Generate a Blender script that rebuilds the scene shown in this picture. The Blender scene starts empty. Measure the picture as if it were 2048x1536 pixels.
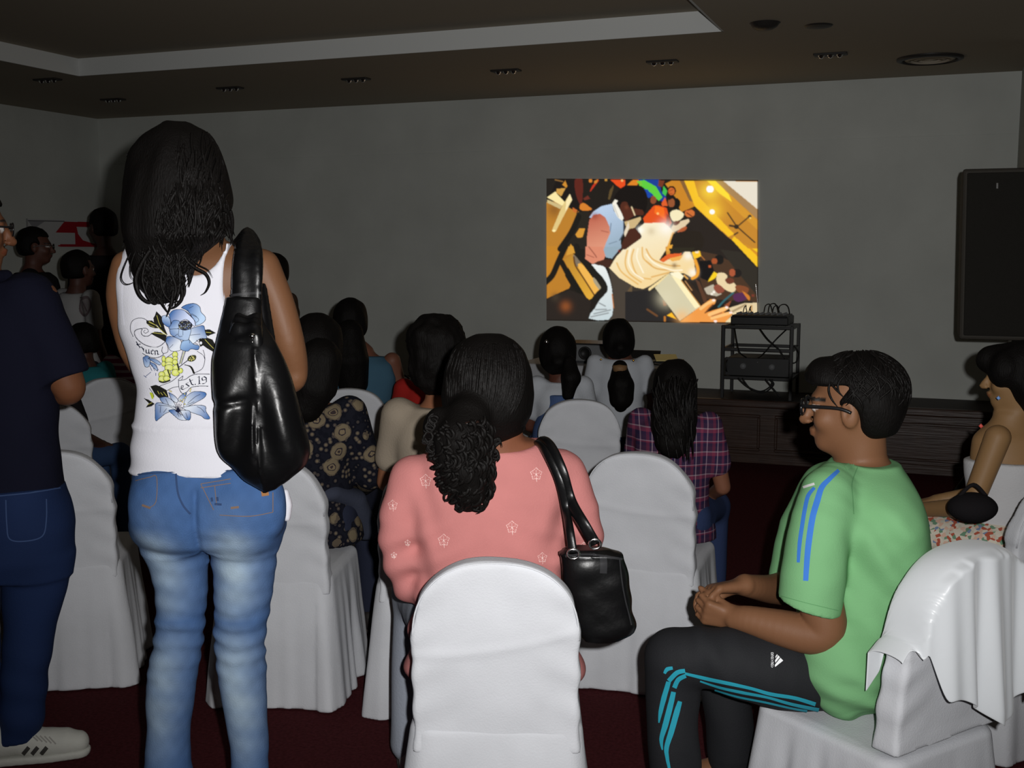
FLASH_W = 365.0; PROJ_E = 0.9
import bpy, bmesh, math, random
import numpy as np
from mathutils import Vector, Matrix
from mathutils.bvhtree import BVHTree
random.seed(7); RNG = np.random.RandomState(11)
COL = bpy.context.scene.collection
PI = math.pi
# ---------------------------------------------------------------- camera model (frame 2048 x 1536)
FPX = 2250.0; HCAM = 1.5; PITCH = math.atan(268/2250.0); YAW = math.radians(21.1)
cP, sP, cY, sY = math.cos(PITCH), math.sin(PITCH), math.cos(YAW), math.sin(YAW)
def ray(px, py):
    u, v = (px-1024)/FPX, -(py-768)/FPX
    return np.array((u, cP+v*sP, -sP+v*cP))
def V(px, py, d):
    r = ray(px, py); return np.array((r[0]*d/r[1], d, HCAM+r[2]*d/r[1]))
def VZ(px, py, z):
    r = ray(px, py); t = (z-HCAM)/r[2]; return np.array((r[0]*t, r[1]*t, z))
def M(px, d):                       # pixels -> metres at distance d
    return px*d/FPX
def W(p):                           # view frame -> world
    return np.array((p[0]*cY-p[1]*sY, p[0]*sY+p[1]*cY, p[2]))
def wall_hit(px, py, y0):           # world point where a sight line meets the plane Y=y0
    r = W(ray(px, py)); t = y0/r[1]; return np.array((r[0]*t, y0, HCAM+r[2]*t))
def wallx_hit(px, py, x0):
    r = W(ray(px, py)); t = x0/r[0]; return np.array((x0, r[1]*t, HCAM+r[2]*t))
def z_hit(px, py, z): return W(VZ(px, py, z))
# ---------------------------------------------------------------- objects
def mesh_obj(name, verts, faces, m=None, parent=None, smooth=True, cols=None, loc=None):
    me = bpy.data.meshes.new(name)
    verts = np.asarray(verts, dtype=np.float32)
    if isinstance(faces, np.ndarray) and len(faces):
        n, k = faces.shape
        me.vertices.add(len(verts)); me.vertices.foreach_set('co', verts.ravel())
        me.loops.add(n*k); me.loops.foreach_set('vertex_index', faces.astype(np.int32).ravel())
        me.polygons.add(n); me.polygons.foreach_set('loop_start', np.arange(0, n*k, k, dtype=np.int32))
        me.update(calc_edges=True); me.validate()
    else:
        me.from_pydata([tuple(v) for v in verts], [], [tuple(f) for f in faces])
    if smooth: me.polygons.foreach_set('use_smooth', np.ones(len(me.polygons), dtype=bool))
    if cols is not None:
        a = me.attributes.new('col', 'FLOAT_COLOR', 'POINT')
        c = np.ones((len(verts), 4), dtype=np.float32); c[:, :3] = np.asarray(cols)[:, :3]
        a.data.foreach_set('color', c.ravel())
    o = bpy.data.objects.new(name, me); COL.objects.link(o)
    if m is not None: me.materials.append(m)
    if parent is not None: o.parent = parent
    if loc is not None: o.location = loc
    return o
def tag(o, label=None, cat=None, group=None, kind=None):
    if label: o['label'] = label
    if cat: o['category'] = cat
    if group: o['group'] = group
    if kind: o['kind'] = kind
    return o
def thing(name, label, cat, base=(0, 0, 0), group=None, view=True, rz=0.0):
    """Empty at the thing's base; view=True: base is given in the view frame and children use view-aligned axes."""
    o = bpy.data.objects.new(name, None); COL.objects.link(o); o.empty_display_size = .1
    b = W(base) if view else np.array(base)
    o.location = b; o.rotation_euler = (0, 0, (YAW if view else 0)+rz)
    o['base'] = [float(x) for x in base]
    tag(o, label, cat, group); return o
def part(name, vf, m, parent, label=None, smooth=True, cols=None):
    """mesh given in the view frame, stored relative to its thing"""
    v, f = vf
    top = parent
    while top.parent is not None: top = top.parent
    v = np.asarray(v, dtype=float)-np.array(top['base'][:]) if 'base' in top.keys() else v
    o = mesh_obj(name, v, f, m, parent, smooth, cols)
    if label: o['label'] = label
    return o
def dup(root, loc, rz, label, group=None):
    def cp(o, par):
        c = o.copy(); COL.objects.link(c); c.parent = par
        for ch in [x for x in bpy.data.objects if x.parent == o and x != c]: cp(ch, c)
        return c
    c = cp(root, None); c.location = loc; c.rotation_euler = (0, 0, rz); c['label'] = label
    if group: c['group'] = group
    return c
# ---------------------------------------------------------------- materials
def srgb(r, g, b):
    f = lambda c: (c/12.92 if c <= .04045 else ((c+.055)/1.055)**2.4)
    return (f(r/255), f(g/255), f(b/255), 1)
_M = {}
def mat(name, col, rough=.8, metal=0, spec=.3, bump=0, bscale=60, bstretch=None, attr=False, emit=None, sheen=0, mottle=0, mscale=6, coat=0):
    if name in _M: return _M[name]
    m = bpy.data.materials.new(name); m.use_nodes = True; nt = m.node_tree; n = nt.nodes; l = nt.links
    b = n['Principled BSDF']; c4 = col if len(col) == 4 else (*col, 1)
    b.inputs['Base Color'].default_value = c4; b.inputs['Roughness'].default_value = rough
    b.inputs['Metallic'].default_value = metal; b.inputs['Specular IOR Level'].default_value = spec
    if sheen: b.inputs['Sheen Weight'].default_value = sheen
    if coat: b.inputs['Coat Weight'].default_value = coat; b.inputs['Coat Roughness'].default_value = .15
    src = None
    tc = n.new('ShaderNodeTexCoord')
    if attr:
        at = n.new('ShaderNodeAttribute'); at.attribute_name = 'col'; src = at.outputs['Color']
    if mottle:
        nz = n.new('ShaderNodeTexNoise'); nz.inputs['Scale'].default_value = mscale; nz.inputs['Detail'].default_value = 4
        l.new(tc.outputs['Object'], nz.inputs['Vector'])
        mx = n.new('ShaderNodeMix'); mx.data_type = 'RGBA'; mx.blend_type = 'MULTIPLY'
        rmp = n.new('ShaderNodeMapRange'); rmp.inputs['From Min'].default_value = .3; rmp.inputs['From Max'].default_value = .7
        rmp.inputs['To Min'].default_value = 1-mottle; rmp.inputs['To Max'].default_value = 1+mottle*.3
        l.new(nz.outputs['Fac'], rmp.inputs['Value']); mx.inputs['Factor'].default_value = 1
        if src: l.new(src, mx.inputs['A'])
        else: mx.inputs['A'].default_value = c4
        l.new(rmp.outputs['Result'], mx.inputs['B']); src = mx.outputs['Result']
    if src: l.new(src, b.inputs['Base Color'])
    if emit:
        if attr: l.new(src, b.inputs['Emission Color'])
        else: b.inputs['Emission Color'].default_value = c4
        b.inputs['Emission Strength'].default_value = emit
    if bump:
        mp = n.new('ShaderNodeMapping'); l.new(tc.outputs['Object'], mp.inputs['Vector'])
        if bstretch: mp.inputs['Scale'].default_value = bstretch
        nz = n.new('ShaderNodeTexNoise'); nz.inputs['Scale'].default_value = bscale; nz.inputs['Detail'].default_value = 5
        l.new(mp.outputs['Vector'], nz.inputs['Vector'])
        bp = n.new('ShaderNodeBump'); bp.inputs['Strength'].default_value = bump; bp.inputs['Distance'].default_value = .01
        l.new(nz.outputs['Fac'], bp.inputs['Height']); l.new(bp.outputs['Normal'], b.inputs['Normal'])
    _M[name] = m; return m
# ---------------------------------------------------------------- basic meshes
def box(x0, x1, y0, y1, z0, z1):
    v = [(x, y, z) for x in (x0, x1) for y in (y0, y1) for z in (z0, z1)]
    return v, [(0, 1, 3, 2), (4, 6, 7, 5), (0, 4, 5, 1), (2, 3, 7, 6), (0, 2, 6, 4), (1, 5, 7, 3)]
def join(parts):
    V_, F_ = [], []; n = 0
    for v, f in parts:
        V_ += [tuple(x) for x in v]; F_ += [tuple(int(i)+n for i in q) for q in f]; n += len(v)
    return V_, F_
def bevel_box(x0, x1, y0, y1, z0, z1, r=.006, seg=2):
    bm = bmesh.new(); v, f = box(x0, x1, y0, y1, z0, z1); vs = [bm.verts.new(p) for p in v]
    for q in f: bm.faces.new([vs[i] for i in q])
    bmesh.ops.recalc_face_normals(bm, faces=bm.faces)
    bmesh.ops.bevel(bm, geom=list(bm.edges), offset=r, segments=seg, profile=.5, affect='EDGES')
    bm.verts.index_update(); out = ([tuple(p.co) for p in bm.verts], [tuple(p.index for p in q.verts) for q in bm.faces]); bm.free(); return out
def smooth_path(pts, n=8, closed=False):
    pts = np.asarray(pts, float)
    if len(pts) < 3 or n < 2: return pts
    out = []
    N = len(pts); segs = N if closed else N-1
    for i in range(segs):
        g = lambda k: pts[k % N] if closed else pts[min(max(k, 0), N-1)]
        a, b, c, d = g(i-1), g(i), g(i+1), g(i+2)
        for t in np.arange(n)/n:
            out.append(.5*((2*b)+(-a+c)*t+(2*a-5*b+4*c-d)*t*t+(-a+3*b-3*c+d)*t**3))
    if not closed: out.append(pts[-1])
    return np.array(out)
def tube(pts, r, k=8, n=6, closed=False, flat=None):
    """round tube along a smoothed path; r scalar or per-point list; flat=(dir, factor) squashes along dir"""
    P0 = np.asarray(pts, float)
    R0 = np.full(len(P0), r, float) if np.isscalar(r) else np.asarray(r, float)
    PR = smooth_path(np.hstack([P0, R0[:, None]]), n, closed); P, R = PR[:, :3], np.maximum(PR[:, 3], 1e-5)
    m = len(P); T = np.gradient(P, axis=0)
    if closed: T = np.roll(P, -1, 0)-np.roll(P, 1, 0)
    T /= np.linalg.norm(T, axis=1, keepdims=True)+1e-12
    up = np.array((0, 0, 1.)) if abs(T[0][2]) < .9 else np.array((1., 0, 0))
    N_ = up-T[0]*up.dot(T[0]); N_ /= np.linalg.norm(N_); vs, fs = [], []
    for i in range(m):
        N_ = N_-T[i]*N_.dot(T[i]); N_ /= np.linalg.norm(N_)+1e-12; B = np.cross(T[i], N_)
        for j in range(k):
            a = 2*PI*j/k; o = (math.cos(a)*N_+math.sin(a)*B)*R[i]
            if flat is not None: f = np.asarray(flat[0], float); o = o+f*o.dot(f)*(flat[1]-1)
            vs.append(P[i]+o)
    for i in range(m if closed else m-1):
        for j in range(k):
            a, b = i*k+j, i*k+(j+1) % k; i2 = (i+1) % m
            fs.append((a, b, i2*k+(j+1) % k, i2*k+j))
    if not closed: fs += [tuple(range(k))[::-1], tuple((m-1)*k+j for j in range(k))]
    return vs, fs
def lathe(c, prof, k=20, axis=(0, 0, 1)):
    ax = Vector(axis).normalized(); q = ax.to_track_quat('Z', 'Y').to_matrix(); vs, fs = [], []
    for r, z in prof:
        for j in range(k):
            a = 2*PI*j/k; p = q @ Vector((r*math.cos(a), r*math.sin(a), z)); vs.append((c[0]+p.x, c[1]+p.y, c[2]+p.z))
    for i in range(len(prof)-1):
        for j in range(k): fs.append((i*k+j, i*k+(j+1) % k, (i+1)*k+(j+1) % k, (i+1)*k+j))
    return vs, fs
# ---------------------------------------------------------------- distance fields -> one continuous surface
def noise(P, freq, seed=0, n=7):
    rs = np.random.RandomState(int(seed*10)); fr = np.asarray(freq, float)*np.ones(3); s = 0
    for _ in range(n):
        w = rs.normal(size=3); w = w/np.linalg.norm(w)*rs.uniform(.6, 1.5)
        q = w*fr*2*PI; s = s+np.sin(P[..., 0]*q[0]+P[..., 1]*q[1]+P[..., 2]*q[2]+rs.uniform(0, 6.28))
    return s/n
class Field:
    def __init__(s, h): s.h = h; s.ops = []; s.lo = np.full(3, 1e9); s.hi = -s.lo; s.post = []
    def add(s, fn, lo, hi, k=.02):
        lo, hi = np.array(lo, float), np.array(hi, float)
        s.ops.append(('a', fn, lo, hi, k)); s.lo = np.minimum(s.lo, lo); s.hi = np.maximum(s.hi, hi); return s
    def sub(s, fn, lo, hi, k=.01): s.ops.append(('s', fn, np.array(lo, float), np.array(hi, float), k)); return s
    def plane(s, p, n, k=.005):          # keep the side n points away from
        p = np.array(p, float); n = np.array(n, float); n /= np.linalg.norm(n)
        s.ops.append(('p', lambda P: (P-p)@n, None, None, k)); return s
    def disp(s, fn): s.post.append(fn); return s
    # primitives
    def cone(s, a, b, ra, rb, k=.02, flat=None):
        a, b = np.array(a, float), np.array(b, float); R = max(ra, rb)*(max(1, flat[1]) if flat else 1)
        ba = b-a; L = max(ba.dot(ba), 1e-12)
        if flat is not None: fn_, q = np.array(flat[0], float), flat[1]; fn_ = fn_/np.linalg.norm(fn_)
        def f(P):
            w = P-a; t = np.clip((w@ba)/L, 0, 1); w = w-t[..., None]*ba; r = ra+(rb-ra)*t
            if flat is None: return np.sqrt((w*w).sum(-1))-r
            w = w+((1/q-1)*(w@fn_))[..., None]*fn_
            return (np.sqrt((w*w).sum(-1))-r)*min(1, q)
        return s.add(f, np.minimum(a, b)-R, np.maximum(a, b)+R, k)
    def chain(s, pts, rs, k=.02, flat=None, n=1):
        """tapered limb through the points: one primitive, blended once with the rest"""
        pts = np.asarray(pts, float); rs = np.full(len(pts), rs, float) if np.isscalar(rs) else np.asarray(rs, float)
        if n > 1: q = smooth_path(np.hstack([pts, rs[:, None]]), n); pts, rs = q[:, :3], q[:, 3]
        q_ = 1.0
        if flat is not None: fn_, q_ = np.array(flat[0], float), flat[1]; fn_ = fn_/np.linalg.norm(fn_)
        def f(P):
            D = None
            for a, b, ra, rb in zip(pts[:-1], pts[1:], rs[:-1], rs[1:]):
                ba = b-a; L = max(ba.dot(ba), 1e-12); w = P-a; t = np.clip((w@ba)/L, 0, 1); w = w-t[..., None]*ba
                if flat is not None: w = w+((1/q_-1)*(w@fn_))[..., None]*fn_
                d = (np.sqrt((w*w).sum(-1))-(ra+(rb-ra)*t))*min(1, q_); D = d if D is None else np.minimum(D, d)
            return D
        R = rs.max()*max(1, q_)
        return s.add(f, pts.min(0)-R, pts.max(0)+R, k)
    def ell(s, c, r, k=.02, R=None, sub=False):
        c = np.array(c, float); r = np.array(r, float)*np.ones(3); R = np.eye(3) if R is None else np.array(R)
        def f(P):
            q = (P-c)@R; n = q/r; k0 = np.sqrt((n*n).sum(-1)); k1 = np.sqrt(((n/r)**2).sum(-1))+1e-9
            return k0*(k0-1)/k1
        m = r.max()
        return (s.sub if sub else s.add)(f, c-m, c+m, k)
    def loft(s, rows, k=.02, e=2.0, sm=5):
        """rows: (z, cx, cy, rx, ry) cross-sections stacked in height"""
        rows = sorted(rows); A = np.array(rows, float); z0, z1 = A[0, 0], A[-1, 0]
        zt = np.linspace(z0, z1, 160); T = [np.interp(zt, A[:, 0], A[:, i]) for i in range(1, 5)]
        if sm:
            kk = np.ones(2*sm+1)/(2*sm+1); T = [np.convolve(np.pad(t, sm, mode='edge'), kk, 'valid') for t in T]
        def f(P):
            z = P[..., 2]; cx, cy, rx, ry = [np.interp(z, zt, t) for t in T]
            rx, ry = np.maximum(rx, 1e-3), np.maximum(ry, 1e-3)
            q = (np.abs((P[..., 0]-cx)/rx)**e+np.abs((P[..., 1]-cy)/ry)**e)**(1/e)
            return np.maximum((q-1)*np.minimum(rx, ry), np.maximum(z-z1, z0-z))
        lo = (min(T[0]-T[2]), min(T[1]-T[3]), z0); hi = (max(T[0]+T[2]), max(T[1]+T[3]), z1)
        return s.add(f, lo, hi, k)
    def build(s):
        h = s.h; lo = s.lo-4*h; n = np.ceil((s.hi+4*h-lo)/h).astype(int)+1
        F = np.full(n, 1.0, dtype=np.float32)
        ax = [lo[i]+h*np.arange(n[i]) for i in range(3)]
        for op, fn, a, b, k in s.ops:
            if a is None: i0, i1 = np.zeros(3, int), n
            else:
                pad = k*1.2+3*h
                i0 = np.clip(np.floor((a-pad-lo)/h).astype(int), 0, n); i1 = np.clip(np.ceil((b+pad-lo)/h).astype(int)+1, 0, n)
            if np.any(i1 <= i0): continue
            sl = tuple(slice(i0[i], i1[i]) for i in range(3))
            P = np.stack(np.meshgrid(*[ax[i][sl[i]] for i in range(3)], indexing='ij'), -1)
            d = fn(P); f = F[sl]
            if op == 'a':
                t = np.clip(.5+.5*(f-d)/k, 0, 1); F[sl] = f*(1-t)+d*t-k*t*(1-t)
            else:
                d = -d if op == 's' else d
                t = np.clip(.5-.5*(f-d)/k, 0, 1); F[sl] = f*(1-t)+d*t+k*t*(1-t)
        if s.post:
            near = np.abs(F) < .05
            idx = np.argwhere(near)
            if len(idx):
                P = lo+h*idx
                for fn in s.post: F[near] += fn(P)
        F[0], F[-1], F[:, 0], F[:, -1], F[:, :, 0], F[:, :, -1] = 1, 1, 1, 1, 1, 1
        return nets(F, lo, h)
def nets(F, lo, h):
    S = F < 0; nx, ny, nz = F.shape
    cs = np.zeros((nx-1, ny-1, nz-1), np.int8)
    for i in (0, 1):
        for j in (0, 1):
            for k in (0, 1): cs += S[i:nx-1+i, j:ny-1+j, k:nz-1+k]
    act = (cs > 0) & (cs < 8); I = np.argwhere(act)
    if len(I) == 0: return np.zeros((0, 3)), np.zeros((0, 4), int)
    ids = np.full(act.shape, -1, np.int64); ids[act] = np.arange(len(I))
    acc = np.zeros((len(I), 3)); cnt = np.zeros(len(I))
    C = [(i, j, k) for i in (0, 1) for j in (0, 1) for k in (0, 1)]
    for a in C:
        for ax in range(3):
            if a[ax]: continue
            b = list(a); b[ax] = 1
            fa = F[I[:, 0]+a[0], I[:, 1]+a[1], I[:, 2]+a[2]]; fb = F[I[:, 0]+b[0], I[:, 1]+b[1], I[:, 2]+b[2]]
            m = (fa < 0) != (fb < 0); t = np.where(m, fa/np.where(m, fa-fb, 1), 0)
            p = np.array(a, float)+np.zeros((len(I), 3)); p[:, ax] += t
            acc[m] += p[m]; cnt[m] += 1
    verts = lo+h*(I+acc/cnt[:, None]); faces = []
    for ax in range(3):
        sl0 = [slice(None)]*3; sl1 = [slice(None)]*3; sl0[ax] = slice(0, -1); sl1[ax] = slice(1, None)
        d = S[tuple(sl0)] != S[tuple(sl1)]; e = np.argwhere(d)
        o1, o2 = [(1, 2), (2, 0), (0, 1)][ax]
        e = e[(e[:, o1] > 0) & (e[:, o2] > 0) & (e[:, o1] < F.shape[o1]-1) & (e[:, o2] < F.shape[o2]-1)]
        q = []
        for da, db in ((-1, -1), (0, -1), (0, 0), (-1, 0)):
            c = e.copy(); c[:, o1] += da; c[:, o2] += db; q.append(ids[c[:, 0], c[:, 1], c[:, 2]])
        q = np.stack(q, 1); ins = S[e[:, 0], e[:, 1], e[:, 2]]
        q[~ins] = q[~ins][:, ::-1]; faces.append(q)
    f = np.concatenate(faces); f = f[(f >= 0).all(1)]
    return verts, f
# ---------------------------------------------------------------- painted canvases (all shapes drawn as polygons)
class Canvas:
    def __init__(s, x0, x1, y0, y1, step, bg=None):
        s.x = np.arange(x0, x1+step*.5, step); s.y = np.arange(y0, y1+step*.5, step); s.step = step
        s.X, s.Y = np.meshgrid(s.x, s.y)
        s.rgb = np.zeros(s.X.shape+(3,)); s.a = np.zeros(s.X.shape)
        if bg is not None: s.rgb[:] = srgb(*bg)[:3]; s.a[:] = 1
    def put(s, m, c):
        m = m if m.dtype != bool else m.astype(float)
        s.rgb = s.rgb*(1-m[..., None])+np.array(srgb(*c)[:3])*m[..., None]; s.a = np.maximum(s.a, m)
    def inside(s, pts):
        pts = np.asarray(pts, float); r = np.zeros(s.X.shape, bool); n = len(pts)
        for i in range(n):
            (xa, ya), (xb, yb) = pts[i], pts[(i+1) % n]
            if ya == yb: continue
            c = ((ya > s.Y) != (yb > s.Y)) & (s.X < (xb-xa)*(s.Y-ya)/(yb-ya)+xa); r ^= c
        return r
    def poly(s, pts, c, sm=0): s.put(s.inside(smooth_path(np.array(pts, float), sm, True) if sm else pts), c)
    def grad(s, pts, c0, c1, p0, p1, sm=0):
        m = s.inside(smooth_path(np.array(pts, float), sm, True) if sm else pts); d = np.array(p1, float)-p0
        t = np.clip(((s.X-p0[0])*d[0]+(s.Y-p0[1])*d[1])/d.dot(d), 0, 1)[..., None]
        c = np.array(srgb(*c0)[:3])*(1-t)+np.array(srgb(*c1)[:3])*t
        s.rgb = np.where(m[..., None], c, s.rgb); s.a = np.maximum(s.a, m)
    def dist(s, pts):
        D = np.full(s.X.shape, 1e9); pts = np.asarray(pts, float)
        for (xa, ya), (xb, yb) in zip(pts[:-1], pts[1:]):
            dx, dy = xb-xa, yb-ya; L = dx*dx+dy*dy+1e-12
            t = np.clip(((s.X-xa)*dx+(s.Y-ya)*dy)/L, 0, 1)
            D = np.minimum(D, (s.X-xa-t*dx)**2+(s.Y-ya-t*dy)**2)
        return np.sqrt(D)
    def line(s, pts, w, c, sm=0):
        if sm: pts = smooth_path(np.array(pts, float), sm)
        s.put(np.clip((w/2-s.dist(pts))/s.step+.5, 0, 1), c)
    def nib(s, pts, w, c, ang=.8, sm=0):          # broad-nib pen stroke
        if sm: pts = smooth_path(np.array(pts, float), sm)
        v = np.array((math.cos(ang), -math.sin(ang)))*w/2; pts = np.array(pts, float)
        for a, b in zip(pts[:-1], pts[1:]): s.put(s.inside([a-v, a+v, b+v, b-v]) | s.inside([a-v, b-v, b+v, a+v]), c)
        s.line(pts, w*.35, c)
    def dot(s, x, y, r, c, ry=None):
        ry = ry or r; s.put(((s.X-x)/r)**2+((s.Y-y)/ry)**2 < 1, c)
    def glow(s, x, y, r, c, k=1): s.put(k*np.exp(-((s.X-x)**2+(s.Y-y)**2)/(r*r)), c)
    def soften(s, n=1):
        for _ in range(n):
            p = np.pad(s.rgb, ((1, 1), (1, 1), (0, 0)), mode='edge')
            s.rgb = (p[1:-1, 1:-1]*2+p[:-2, 1:-1]+p[2:, 1:-1]+p[1:-1, :-2]+p[1:-1, 2:])/6
    def backing(s, n, c):            # the cloth the ink sits on, so that the print is one piece
        m = s.a > .35
        for _ in range(n):
            q = m.copy(); q[1:] |= m[:-1]; q[:-1] |= m[1:]; q[:, 1:] |= m[:, :-1]; q[:, :-1] |= m[:, 1:]; m = q
        s.rgb[m & (s.a <= .35)] = srgb(*c)[:3]; s.a = m.astype(float)
    def faces(s, keep):
        ny, nx = s.X.shape; id_ = np.full(s.X.shape, -1); 
        q = np.argwhere(keep[:-1, :-1] & keep[1:, :-1] & keep[:-1, 1:] & keep[1:, 1:])
        i = lambda a, b: (q[:, 0]+a)*nx+q[:, 1]+b
        f = np.stack([i(0, 0), i(1, 0), i(1, 1), i(0, 1)], 1); u, inv = np.unique(f, return_inverse=True)
        return u, inv.reshape(f.shape)
def bvh_of(vf): return BVHTree.FromPolygons([tuple(v) for v in vf[0]], [tuple(int(i) for i in f) for f in vf[1]])
EYE = Vector((0, 0, HCAM))
def hit(bvh, px, py, off=.0015):
    r = Vector(ray(px, py)).normalized(); p, n, i, d = bvh.ray_cast(EYE, r)
    if p is None: return None
    if n.dot(r) > 0: n = -n
    return p+n*off
def decal(name, cv, bvh, m, parent, off=.0015, thr=.5, label=None, back=False):
    """a print lying on a garment: the painted cells are laid on the garment's surface"""
    keep = cv.a > thr*.3; u, f = cv.faces(keep)
    X, Y = cv.X.ravel()[u], cv.Y.ravel()[u]; vs = np.zeros((len(u), 3)); ok = np.ones(len(u), bool)
    for k, (x, y) in enumerate(zip(X, Y)):
        p = hit(bvh, x, y, off)
        if p is None: ok[k] = False
        else: vs[k] = p
    f = f[ok[f].all(1)]
    e = np.stack([np.linalg.norm(vs[f[:, i]]-vs[f[:, (i+1) % 4]], axis=1) for i in range(4)], 1).max(1)
    f = f[e < max(.012, cv.step*.006)]
    return part(name, (vs, f), m, parent, label, True, cv.rgb.reshape(-1, 3)[u])
def band(name, pts, w, bvh, m, parent, off=.002, n=10, label=None):
    """a stripe sewn along a garment: centre line and width in photo pixels, laid on the surface"""
    P = smooth_path(np.array(pts, float), n); w = np.interp(np.arange(len(P)), np.linspace(0, len(P)-1, len(np.atleast_1d(w))), np.atleast_1d(w)) if not np.isscalar(w) else np.full(len(P), w)
    T = np.gradient(P, axis=0); T /= np.linalg.norm(T, axis=1, keepdims=True)+1e-9; N_ = np.stack([-T[:, 1], T[:, 0]], 1)
    K = 5; vs, fs, okr = [], [], []
    for i in range(len(P)):
        row = [hit(bvh, *(P[i]+N_[i]*w[i]*(j/(K-1)-.5)), off) for j in range(K)]; good = all(r is not None for r in row)
        okr.append(good); vs += [tuple(r) if r is not None else (0, 0, 0) for r in row]
    for i in range(len(P)-1):
        if okr[i] and okr[i+1]:
            for j in range(K-1): fs.append((i*K+j, i*K+j+1, (i+1)*K+j+1, (i+1)*K+j))
    vs = np.array(vs); fs = [f for f in fs if max(np.linalg.norm(vs[f[a]]-vs[f[a-1]]) for a in range(4)) < .05]
    if not fs: return None
    u, inv = np.unique(np.array(fs), return_inverse=True)
    return part(name, (vs[u], inv.reshape(-1, 4)), m, parent, label)
# ================================================================= camera, flash, room
YW = 8.5; ZC = wall_hit(1000, 196, YW)[2]; XL = wall_hit(195, 235, YW)[0]; XR = wall_hit(2036, 300, YW)[0]
XR2, YF, ZS = 2.6, -2.4, .45
cam = bpy.data.cameras.new('camera'); co = bpy.data.objects.new('camera', cam); COL.objects.link(co)
cam.sensor_width = 36; cam.sensor_fit = 'HORIZONTAL'; cam.lens = 36*FPX/2048; cam.clip_start = .02
co.location = (0, 0, HCAM); co.rotation_euler = (PI/2-PITCH, 0, YAW); bpy.context.scene.camera = co
def spot(name, loc, aim, energy, size, blend, rad, col=(1, 1, 1)):
    l = bpy.data.lights.new(name, 'SPOT'); l.energy = energy; l.spot_size = math.radians(size); l.spot_blend = blend; l.shadow_soft_size = rad; l.color = col
    o = bpy.data.objects.new(name, l); COL.objects.link(o); o.location = loc
    o.rotation_euler = (Vector(aim)-Vector(loc)).to_track_quat('-Z', 'Y').to_euler(); return o
spot('camera_flash', W((.07, -.01, HCAM+.045)), W(V(1140, 490, 4)), FLASH_W, 90, 1, .014, (1, .985, .97))
wd = bpy.data.worlds.new('dim_room'); bpy.context.scene.world = wd; wd.use_nodes = True
wd.node_tree.nodes['Background'].inputs[0].default_value = (.5, .5, .5, 1); wd.node_tree.nodes['Background'].inputs[1].default_value = .02
cy_set = bpy.context.scene.cycles; cy_set.diffuse_bounces = 2; cy_set.glossy_bounces = 2
vs_ = bpy.context.scene.view_settings; vs_.view_transform = 'Standard'; vs_.look = 'None'; vs_.gamma = 1; vs_.use_curve_mapping = False; vs_.exposure = 0
wallm = mat('wall_plaster', srgb(206, 209, 203), .85, spec=.2, bump=.08, bscale=40, mottle=.1, mscale=2)
ceilm = mat('ceiling_paint', srgb(172, 162, 146), .95, spec=.05, bump=.05, bscale=70)
rism = mat('tray_riser_paint', srgb(214, 216, 214), .9, spec=.1)
carpet = mat('maroon_carpet', srgb(88, 40, 44), 1, spec=.05, bump=.9, bscale=420, mottle=.35, mscale=90)
wood = mat('dark_wood', srgb(64, 45, 36), .38, spec=.4, bump=.15, bscale=14, bstretch=(.3, 1, 6), mottle=.3, mscale=9)
stagef = mat('stage_floor_wood', srgb(40, 29, 24), .6, bump=.1, bscale=30, bstretch=(.3, 4, 1))
def struct(name, vf, m, parent=None):
    o = mesh_obj(name, vf[0], vf[1], m, parent, smooth=False); o['kind'] = 'structure'; return o
struct('floor', box(XL-.1, XR2+.1, YF-.1, YW+.1, -.1, 0), carpet)
struct('wall_back', box(XL-.12, XR+.02, YW, YW+.12, 0, ZC+.3), wallm)
struct('wall_left', box(XL-.12, XL, YF, YW, 0, ZC+.3), wallm)
struct('wall_side', box(XR, XR+.1, 7.3, YW+.12, 0, ZC+.3), wallm)
struct('wall_return', box(XR+.1, XR2+.1, 7.3, 7.42, 0, ZC+.3), wallm)
struct('wall_right', box(XR2, XR2+.12, YF, 7.3, 0, ZC+.3), wallm)
struct('wall_front', box(XL-.12, XR2+.12, YF-.12, YF, 0, ZC+.3), wallm)
# ceiling with a sunken tray, white painted riser
TX0, TY1, TX1, TY0, RH = z_hit(195, 160, ZC)[0], z_hit(900, 101, ZC)[1], z_hit(1450, 65, ZC)[0], -1.6, .118
soff = [box(XL, TX0, YF, YW, ZC, ZC+.05), box(TX1, XR2, YF, YW, ZC, ZC+.05), box(TX0, TX1, TY1, YW, ZC, ZC+.05), box(TX0, TX1, YF, TY0, ZC, ZC+.05)]
struct('ceiling', join(soff+[box(TX0-.1, TX1+.1, TY0-.1, TY1+.1, ZC+RH, ZC+RH+.05)]), ceilm)
struct('trim_1', join([box(TX0, TX1, TY1-.012, TY1-.0005, ZC-.001, ZC+RH-.0005), box(TX0+.0005, TX0+.012, TY0, TY1, ZC-.001, ZC+RH-.0005),
                       box(TX1-.012, TX1-.0005, TY0, TY1, ZC-.001, ZC+RH-.0005), box(TX0, TX1, TY0+.0005, TY0+.012, ZC-.001, ZC+RH-.0005)]), rism)
za, zb = wall_hit(480, 320, YW)[2], wall_hit(1930, 265, YW)[2]
struct('trim_2', box(XL, XR, YW-.004, YW, (za+zb)/2-.008, (za+zb)/2+.004), wallm)      # faint joint line across the back wall
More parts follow.
